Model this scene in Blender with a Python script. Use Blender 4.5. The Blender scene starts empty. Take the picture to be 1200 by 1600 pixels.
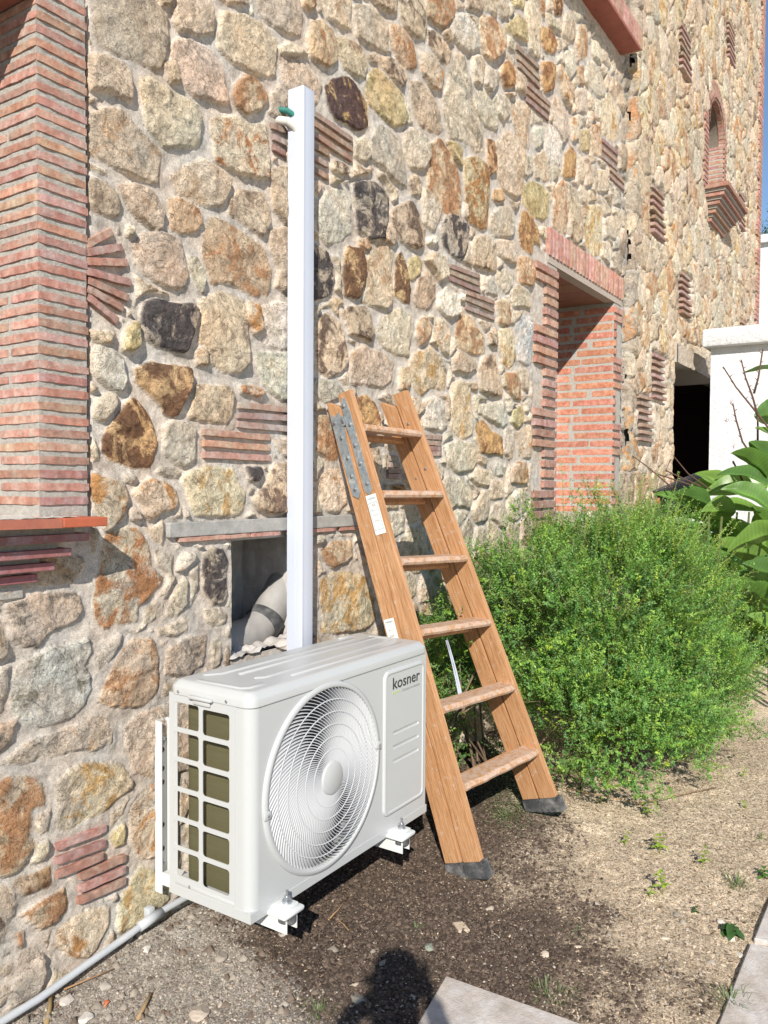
import bpy, bmesh, math, random
import numpy as np
from mathutils import Vector, Matrix
random.seed(7); RS = np.random.RandomState(11)
S = bpy.context.scene; COL = S.collection
# ---------------------------------------------------------------- camera, sky, sun, exposure
YAW, PIT, ROL = 0.98488, 0.0327277, 0.00645
fw = Vector((math.sin(YAW)*math.cos(PIT), math.cos(YAW)*math.cos(PIT), -math.sin(PIT)))
r0 = Vector((math.cos(YAW), -math.sin(YAW), 0)); u0 = r0.cross(fw)
rr = math.cos(ROL)*r0 + math.sin(ROL)*u0; uu = -math.sin(ROL)*r0 + math.cos(ROL)*u0
cam = bpy.data.cameras.new('camera'); co = bpy.data.objects.new('camera', cam); COL.objects.link(co)
m = Matrix((rr, uu, -fw)).transposed().to_4x4(); m.translation = (-1.49128, -1.83810, 1.07861)
co.matrix_world = m
cam.sensor_fit = 'HORIZONTAL'; cam.sensor_width = 36; cam.lens = 36*1272.94/1200; cam.clip_start = 0.02; cam.clip_end = 500
S.camera = co
SUN_AZ, SUN_EL = math.radians(58.2), math.radians(31.2)      # direction the light travels: azimuth from +y towards +x
w = bpy.data.worlds.new('World'); S.world = w; w.use_nodes = True
nt = w.node_tree; bg = nt.nodes['Background']; sk = nt.nodes.new('ShaderNodeTexSky')
sk.sky_type = 'NISHITA'; sk.sun_disc = False; sk.sun_elevation = SUN_EL; sk.sun_rotation = SUN_AZ + math.pi
sk.air_density = 1.0; sk.dust_density = 0.0; sk.ozone_density = 3.0
nt.links.new(sk.outputs[0], bg.inputs[0]); bg.inputs[1].default_value = 0.105
sl = bpy.data.lights.new('sun', 'SUN'); so = bpy.data.objects.new('sun', sl); COL.objects.link(so)
sl.energy = 5.0; sl.angle = math.radians(0.5); sl.color = (1.0, 0.94, 0.85)
d = Vector((math.sin(SUN_AZ)*math.cos(SUN_EL), math.cos(SUN_AZ)*math.cos(SUN_EL), -math.sin(SUN_EL)))
so.rotation_euler = d.to_track_quat('-Z', 'Y').to_euler(); so.location = (-8, -8, 8)
S.view_settings.view_transform = 'Standard'; S.view_settings.look = 'None'; S.view_settings.exposure = 0.42; S.view_settings.gamma = 1
S.render.resolution_x = 768; S.render.resolution_y = 1024
GZ = -0.2
# ---------------------------------------------------------------- helpers
def wloc(o):
    v = Vector((0, 0, 0))
    while o is not None: v = v + o.location; o = o.parent
    return v
def tag(o, label=None, cat=None, group=None, kind=None):
    if label: o['label'] = label
    if cat: o['category'] = cat
    if group: o['group'] = group
    if kind: o['kind'] = kind
    return o
def thing(name, loc, label, cat, group=None):
    o = bpy.data.objects.new(name, None); COL.objects.link(o); o.location = loc; o.empty_display_size = .05
    return tag(o, label, cat, group)
def link(name, me, mats, parent=None, smooth=False):
    if mats is not None:
        for m_ in (mats if isinstance(mats, (list, tuple)) else [mats]): me.materials.append(m_)
    o = bpy.data.objects.new(name, me); COL.objects.link(o)
    if parent is not None:
        o.parent = parent; L = wloc(parent)
        me.transform(Matrix.Translation(-L))
    if smooth: me.polygons.foreach_set('use_smooth', [True]*len(me.polygons))
    return o
class MB:
    def __init__(s): s.v = []; s.f = []; s.c = []
    def add(s, vs, fs, c=None):
        b = len(s.v); s.v += [tuple(x) for x in vs]; s.f += [tuple(i+b for i in f) for f in fs]
        s.c += [c if c is not None else (1, 1, 1)]*len(vs)
    def hexa(s, p, c=None):   # p: bottom 4 (ccw from above), top 4
        s.add(p, [(3,2,1,0),(4,5,6,7),(0,1,5,4),(1,2,6,5),(2,3,7,6),(3,0,4,7)], c)
    def box(s, a, b, c=None):
        (x0,y0,z0),(x1,y1,z1) = a, b
        s.hexa([(x0,y0,z0),(x1,y0,z0),(x1,y1,z0),(x0,y1,z0),(x0,y0,z1),(x1,y0,z1),(x1,y1,z1),(x0,y1,z1)], c)
    def rbox(s, a, b, bev, c=None, seg=2):
        bm = bmesh.new(); bmesh.ops.create_cube(bm, size=1)
        A, B = Vector(a), Vector(b)
        for v in bm.verts: v.co = Vector([(A[i]+B[i])/2 + v.co[i]*(B[i]-A[i]) for i in range(3)])
        bmesh.ops.bevel(bm, geom=bm.edges[:], offset=bev, segments=seg, affect='EDGES', profile=.5)
        bm.verts.index_update(); s.add([v.co for v in bm.verts], [[v.index for v in f.verts] for f in bm.faces], c); bm.free()
    def tube(s, pts, rad, n=10, c=None, cap=True):
        pts = [Vector(p) for p in pts]; rad = rad if isinstance(rad, (list, tuple)) else [rad]*len(pts)
        vs = []; up = Vector((0, 0, 1)); nrm = None
        for i, p in enumerate(pts):
            t = (pts[min(i+1, len(pts)-1)] - pts[max(i-1, 0)]).normalized()
            if nrm is None: nrm = t.orthogonal().normalized()
            nrm = (nrm - t*nrm.dot(t)).normalized(); bn = t.cross(nrm)
            for k in range(n):
                a = 2*math.pi*k/n; vs.append(p + (nrm*math.cos(a) + bn*math.sin(a))*rad[i])
        fs = [(i*n+k, i*n+(k+1) % n, (i+1)*n+(k+1) % n, (i+1)*n+k) for i in range(len(pts)-1) for k in range(n)]
        if cap: fs += [tuple(range(n-1, -1, -1)), tuple((len(pts)-1)*n+k for k in range(n))]
        s.add(vs, fs, c)
    def plate(s, outer, holes, fn, th, c=None):   # 2D polygon with holes, fn(u,v,w) -> 3D, thickness th along w
        bm = bmesh.new(); loops = [outer] + list(holes); es = []
        for L in loops:
            vs = [bm.verts.new((x, y, 0)) for x, y in L]
            es += [bm.edges.new((vs[i], vs[(i+1) % len(vs)])) for i in range(len(vs))]
        bmesh.ops.triangle_fill(bm, edges=es, use_beauty=True, use_dissolve=False)
        bm.verts.index_update(); n = len(bm.verts)
        P = [v.co.copy() for v in bm.verts]; F = [[v.index for v in f.verts] for f in bm.faces]
        vs = [fn(p.x, p.y, 0) for p in P] + [fn(p.x, p.y, th) for p in P]
        fs = F + [[i+n for i in reversed(f)] for f in F]
        for e in bm.edges:
            if len(e.link_faces) == 1: a, b = e.verts[0].index, e.verts[1].index; fs.append((a, b, b+n, a+n))
        bm.free(); s.add(vs, fs, c)
    def build(s, name, mat, parent=None, smooth=False, fix=True):
        me = bpy.data.meshes.new(name); me.from_pydata(s.v, [], s.f)
        if fix and len(s.f) < 60000:
            bm = bmesh.new(); bm.from_mesh(me); bmesh.ops.recalc_face_normals(bm, faces=bm.faces[:]); bm.to_mesh(me); bm.free()
        a = me.attributes.new('vc', 'FLOAT_COLOR', 'POINT'); arr = np.ones((len(s.v), 4), np.float32); arr[:, :3] = np.array(s.c, np.float32).reshape(-1, 3)
        a.data.foreach_set('color', arr.ravel())
        o = link(name, me, mat, parent, smooth)
        if smooth == 'auto':
            me.set_sharp_from_angle(angle=math.radians(35))
        return o
def rrect(x0, z0, x1, z1, r, n=4):
    P = []
    for cx, cz, a0 in ((x1-r, z0+r, -90), (x1-r, z1-r, 0), (x0+r, z1-r, 90), (x0+r, z0+r, 180)):
        for k in range(n+1): a = math.radians(a0+90*k/n); P.append((cx+r*math.cos(a), cz+r*math.sin(a)))
    return P
def circ(cx, cz, r, n=96): return [(cx+r*math.cos(2*math.pi*k/n), cz+r*math.sin(2*math.pi*k/n)) for k in range(n)]
# ---------------------------------------------------------------- materials
def newmat(name):
    m = bpy.data.materials.new(name); m.use_nodes = True; n = m.node_tree.nodes; return m, n, m.node_tree.links, n['Principled BSDF']
def N(n, t, **k):
    x = n.new('ShaderNode'+t)
    for a, b in k.items():
        if a in x.inputs: x.inputs[a].default_value = b
        else: setattr(x, a, b)
    return x
def ramp(n, stops, interp='LINEAR'):
    x = n.new('ShaderNodeValToRGB'); x.color_ramp.interpolation = interp; e = x.color_ramp.elements
    while len(e) < len(stops): e.new(.5)
    for i, (p, c) in enumerate(stops): e[i].position = p; e[i].color = (c, c, c, 1) if not isinstance(c, tuple) else (*c, 1)
    return x
def mul(n, l, a, b, f=1.0, mode='MULTIPLY'):
    x = n.new('ShaderNodeMix'); x.data_type = 'RGBA'; x.blend_type = mode
    if isinstance(f, float): x.inputs[0].default_value = f
    else: l.new(f, x.inputs[0])
    for s_, k in ((a, 6), (b, 7)):
        if isinstance(s_, tuple): x.inputs[k].default_value = (*s_, 1)
        else: l.new(s_, x.inputs[k])
    return x.outputs[2]
def basic(name, col, rough=.5, metal=0, var=.12, nscale=30, bump=0, bscale=200, attr=False, spec=.5, coat=0, stretch=None, col2=None, c2pos=(.5,.7)):
    m, n, l, b = newmat(name)
    tc = N(n, 'TexCoord'); src = tc.outputs['Object']
    if stretch:
        mp = N(n, 'Mapping'); mp.inputs['Scale'].default_value = stretch; l.new(src, mp.inputs[0]); src = mp.outputs[0]
    no = N(n, 'TexNoise', Scale=nscale, Detail=6.0, Roughness=.65); l.new(src, no.inputs['Vector'])
    rp = ramp(n, [(.3, 1-var), (.7, 1+var)]); l.new(no.outputs[0], rp.inputs[0])
    base = col
    if col2:
        n2 = N(n, 'TexNoise', Scale=nscale*.4, Detail=8.0, Roughness=.7); l.new(src, n2.inputs['Vector'])
        r2 = ramp(n, [(c2pos[0], 0.0), (c2pos[1], 1.0)]); l.new(n2.outputs[0], r2.inputs[0])
        base = mul(n, l, col, col2, r2.outputs[0], 'MIX')
    if attr:
        at = N(n, 'Attribute', attribute_name='vc'); base = mul(n, l, base, at.outputs[0])
    out = mul(n, l, base, rp.outputs[0]); l.new(out, b.inputs['Base Color'])
    b.inputs['Roughness'].default_value = rough; b.inputs['Metallic'].default_value = metal; b.inputs['Specular IOR Level'].default_value = spec
    b.inputs['Coat Weight'].default_value = coat
    if bump:
        nb = N(n, 'TexNoise', Scale=bscale, Detail=5.0, Roughness=.7); l.new(src, nb.inputs['Vector'])
        bp = N(n, 'Bump', Strength=1.0, Distance=bump); l.new(nb.outputs[0], bp.inputs['Height']); l.new(bp.outputs[0], b.inputs['Normal'])
    return m
def stone_mat():
    m, n, l, b = newmat('rubble_stone')
    ge = N(n, 'NewGeometry'); P = ge.outputs['Position']
    ca = N(n, 'Attribute', attribute_name='ca'); cb = N(n, 'Attribute', attribute_name='cb')
    # slight domain warp, then blotches that pick the second colour of each stone
    n1 = N(n, 'TexNoise', Scale=11.0, Detail=9.0, Roughness=.68, Distortion=.6); l.new(P, n1.inputs['Vector'])
    ad = N(n, 'Math', operation='ADD'); l.new(n1.outputs[0], ad.inputs[0]); l.new(cb.outputs['Alpha'], ad.inputs[1])
    r1 = ramp(n, [(.93, 0.0), (1.03, 1.0)]); sc = N(n, 'Math', operation='MULTIPLY'); l.new(ad.outputs[0], sc.inputs[0]); sc.inputs[1].default_value = .98
    l.new(sc.outputs[0], r1.inputs[0])
    c = mul(n, l, ca.outputs['Color'], cb.outputs['Color'], r1.outputs[0], 'MIX')
    n2 = N(n, 'TexNoise', Scale=28.0, Detail=8.0, Roughness=.7); l.new(P, n2.inputs['Vector'])
    r2 = ramp(n, [(.3, .62), (.5, 1.0), (.70, 1.34)]); l.new(n2.outputs[0], r2.inputs[0]); c = mul(n, l, c, r2.outputs[0])
    n3 = N(n, 'TexNoise', Scale=260.0, Detail=4.0, Roughness=.8); l.new(P, n3.inputs['Vector'])
    r3 = ramp(n, [(.34, .38), (.46, .95), (.56, 1.06), (.68, 1.5)]); l.new(n3.outputs[0], r3.inputs[0]); c = mul(n, l, c, r3.outputs[0], .85)
    n4 = N(n, 'TexNoise', Scale=6.0, Detail=3.0, Roughness=.5); l.new(P, n4.inputs['Vector'])
    r4 = ramp(n, [(.35, (1.06, .98, .92)), (.65, (.97, 1.0, 1.03))]); l.new(n4.outputs[0], r4.inputs[0]); c = mul(n, l, c, r4.outputs[0])
    # ochre and grey weather stains of no particular stone, and hairline cracks
    n5 = N(n, 'TexNoise', Scale=17.0, Detail=6.0, Roughness=.75, Distortion=.8); mp5 = N(n, 'Mapping'); mp5.inputs['Location'].default_value = (4, 7, 2); mp5.inputs['Scale'].default_value = (1, 1, .6); l.new(P, mp5.inputs[0]); l.new(mp5.outputs[0], n5.inputs['Vector'])
    r5 = ramp(n, [(.56, 0.0), (.72, .55)]); l.new(n5.outputs[0], r5.inputs[0]); mk5 = N(n, 'Math', operation='MULTIPLY'); l.new(r5.outputs[0], mk5.inputs[0]); l.new(ca.outputs['Alpha'], mk5.inputs[1]); c = mul(n, l, c, (1.0, .74, .50), mk5.outputs[0])
    n6 = N(n, 'TexNoise', Scale=13.0, Detail=5.0, Roughness=.6, Distortion=1.4); l.new(P, n6.inputs['Vector']); s6 = N(n, 'Math', operation='SUBTRACT'); l.new(n6.outputs[0], s6.inputs[0]); s6.inputs[1].default_value = .5; a6 = N(n, 'Math', operation='ABSOLUTE'); l.new(s6.outputs[0], a6.inputs[0])
    r6 = ramp(n, [(.0, .45), (.006, .75), (.016, 1.0)]); l.new(a6.outputs[0], r6.inputs[0]); c = mul(n, l, c, r6.outputs[0], ca.outputs['Alpha'])
    l.new(c, b.inputs['Base Color']); b.inputs['Roughness'].default_value = .92; b.inputs['Specular IOR Level'].default_value = .25
    # relief: coarse chisel planes on the stones, sand on the mortar
    v1 = N(n, 'TexVoronoi', Scale=42.0); v1.feature = 'F1'; l.new(P, v1.inputs['Vector'])
    nb = N(n, 'TexNoise', Scale=75.0, Detail=8.0, Roughness=.72); l.new(P, nb.inputs['Vector'])
    mb_ = N(n, 'Math', operation='MULTIPLY_ADD'); l.new(v1.outputs['Distance'], mb_.inputs[0]); mb_.inputs[1].default_value = .35; l.new(nb.outputs[0], mb_.inputs[2])
    st = N(n, 'Math', operation='MULTIPLY_ADD'); l.new(ca.outputs['Alpha'], st.inputs[0]); st.inputs[1].default_value = .78; st.inputs[2].default_value = .22
    ck = N(n, 'Math', operation='MULTIPLY_ADD'); l.new(r6.outputs[0], ck.inputs[0]); ck.inputs[1].default_value = .22; l.new(mb_.outputs[0], ck.inputs[2])
    bp = N(n, 'Bump', Distance=.015); l.new(ck.outputs[0], bp.inputs['Height']); l.new(st.outputs[0], bp.inputs['Strength'])
    l.new(bp.outputs[0], b.inputs['Normal'])
    return m
def wood_mat():
    m, n, l, b = newmat('varnished_pine')
    tc = N(n, 'TexCoord'); mp = N(n, 'Mapping'); mp.inputs['Scale'].default_value = (120, 120, 2.2); l.new(tc.outputs['Object'], mp.inputs[0])
    wv = N(n, 'TexNoise', Scale=1.4, Detail=5.0, Roughness=.6, Distortion=.35); l.new(mp.outputs[0], wv.inputs[0])
    r = ramp(n, [(.28, (.30, .145, .06)), (.5, (.45, .24, .115)), (.72, (.54, .32, .175))]); l.new(wv.outputs[0], r.inputs[0])
    no = N(n, 'TexNoise', Scale=3.0, Detail=6.0); l.new(mp.outputs[0], no.inputs[0]); r2 = ramp(n, [(.3, .85), (.7, 1.12)]); l.new(no.outputs[0], r2.inputs[0])
    c = mul(n, l, r.outputs[0], r2.outputs[0])
    at = N(n, 'Attribute', attribute_name='vc'); n3 = N(n, 'TexNoise', Scale=45.0, Detail=8.0, Roughness=.75); l.new(tc.outputs['Object'], n3.inputs[0])
    # worn rungs: vc.r < 1 marks bare weathered wood and dried plaster
    sb = N(n, 'Math', operation='SUBTRACT'); l.new(n3.outputs[0], sb.inputs[0]); se = N(n, 'SeparateColor'); l.new(at.outputs[0], se.inputs[0]); l.new(se.outputs[0], sb.inputs[1])
    r3 = ramp(n, [(0.0, 0.0), (.10, .85)]); l.new(sb.outputs[0], r3.inputs[0])
    c = mul(n, l, c, (.50, .38, .30), r3.outputs[0], 'MIX')
    l.new(c, b.inputs['Base Color']); b.inputs['Roughness'].default_value = .5; b.inputs['Specular IOR Level'].default_value = .4
    bp = N(n, 'Bump', Strength=.35, Distance=.002); l.new(wv.outputs[0], bp.inputs['Height']); l.new(bp.outputs[0], b.inputs['Normal'])
    return m
def leaf_mat(name, rough=.5, trans=.35):
    m, n, l, b = newmat(name)
    at = N(n, 'Attribute', attribute_name='vc'); l.new(at.outputs[0], b.inputs['Base Color'])
    b.inputs['Roughness'].default_value = rough; b.inputs['Specular IOR Level'].default_value = .35
    tr = N(n, 'BsdfTranslucent'); mxc = mul(n, l, at.outputs[0], (1.25, 1.3, .6)); l.new(mxc, tr.inputs[0])
    ms = N(n, 'MixShader'); ms.inputs[0].default_value = trans; l.new(b.outputs[0], ms.inputs[1]); l.new(tr.outputs[0], ms.inputs[2])
    l.new(ms.outputs[0], n['Material Output'].inputs[0])
    return m
M = dict(
 stone=stone_mat(), wood=wood_mat(), leaf=leaf_mat('leaf_green'), canna=leaf_mat('canna_leaf', .32, .3),
 brick=basic('red_brick', (.43, .215, .16), .92, var=.30, nscale=55, bump=.003, bscale=240, attr=True, spec=.15, col2=(.53, .41, .34), c2pos=(.42, .74)),
 mortar=basic('mortar', (.395, .37, .33), .95, var=.22, nscale=90, bump=.004, bscale=160, spec=.15, attr=True),
 cement=basic('grey_cement', (.35, .34, .32), .92, var=.22, nscale=25, bump=.0025, bscale=150, spec=.15, col2=(.44, .41, .36)),
 plaster=basic('dim_plaster', (.47, .44, .41), .95, var=.15, nscale=20, bump=.003, bscale=90),
 white=basic('white_powder_coat', (.455, .468, .463), .36, var=.01, nscale=8, coat=.1),
 brwhite=basic('bracket_white', (.62, .63, .62), .4, var=.01), white2=basic('white_plastic', (.50, .535, .61), .45, var=.015, nscale=6), grille=basic('grille_white', (.57, .585, .60), .4, var=.01),
 screwm=basic('zinc_steel', (.5, .52, .54), .35, metal=.9, var=.2, nscale=60, bump=.0004, bscale=120),
 hinge=basic('galvanised_plate', (.33, .37, .39), .5, metal=.45, var=.3, nscale=70, col2=(.6, .62, .62), c2pos=(.55, .7)),
 rubber=basic('black_rubber', (.05, .052, .055), .75, var=.4, nscale=25, col2=(.24, .235, .225), c2pos=(.48, .72), bump=.001, bscale=90),
 black=basic('black_plastic', (.015, .015, .017), .6, var=.1),
 fanm=basic('fan_grey', (.05, .055, .06), .5, var=.05),
 coil=basic('coil_fins', (.13, .12, .062), .5, metal=.25, var=.12, nscale=8, stretch=(1, 1, 40), bump=.001, bscale=200),
 pipeb=basic('dusty_pvc', (.27, .26, .25), .6, var=.15, nscale=10, col2=(.38, .36, .33)), pipeg=basic('grey_pvc', (.42, .44, .46), .45, var=.06, nscale=12, col2=(.5, .5, .5)),
 green=basic('green_insulation', (.02, .16, .13), .7, var=.15),
 foam=basic('white_foam', (.52, .51, .47), .7, var=.08, nscale=20),
 render=basic('white_render', (.66, .67, .68), .9, var=.07, nscale=9, bump=.014, bscale=34, spec=.15),
 paper=basic('label_paper', (.75, .77, .74), .5, var=.02), ink=basic('ink', (.03, .03, .035), .5, var=.02), inkg=basic('grey_ink', (.3, .3, .3), .5), inkgr=basic('green_ink', (.35, .5, .08), .5), inkb=basic('blue_ink', (.10, .22, .26), .5),
 slab=basic('paving_slab', (.46, .40, .345), .92, var=.16, nscale=30, bump=.003, bscale=160, col2=(.58, .54, .51), c2pos=(.42, .62)),
 chip=basic('debris', (1, 1, 1), .95, var=.12, nscale=60, attr=True, spec=.15),
 bark=basic('stem', (.16, .11, .07), .9, var=.2, nscale=60, attr=True),
 wire=basic('black_wire', (.02, .025, .03), .5, var=.1),
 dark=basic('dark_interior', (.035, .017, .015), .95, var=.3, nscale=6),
 skin=basic('skin', (.55, .33, .24), .55, var=.04), cloth=basic('navy_cloth', (.04, .05, .09), .9, var=.15, bump=.001), denim=basic('denim', (.08, .11, .18), .9, var=.2), hair=basic('brown_hair', (.05, .03, .02), .6, var=.3, stretch=(1, 1, .1)),
)
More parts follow.
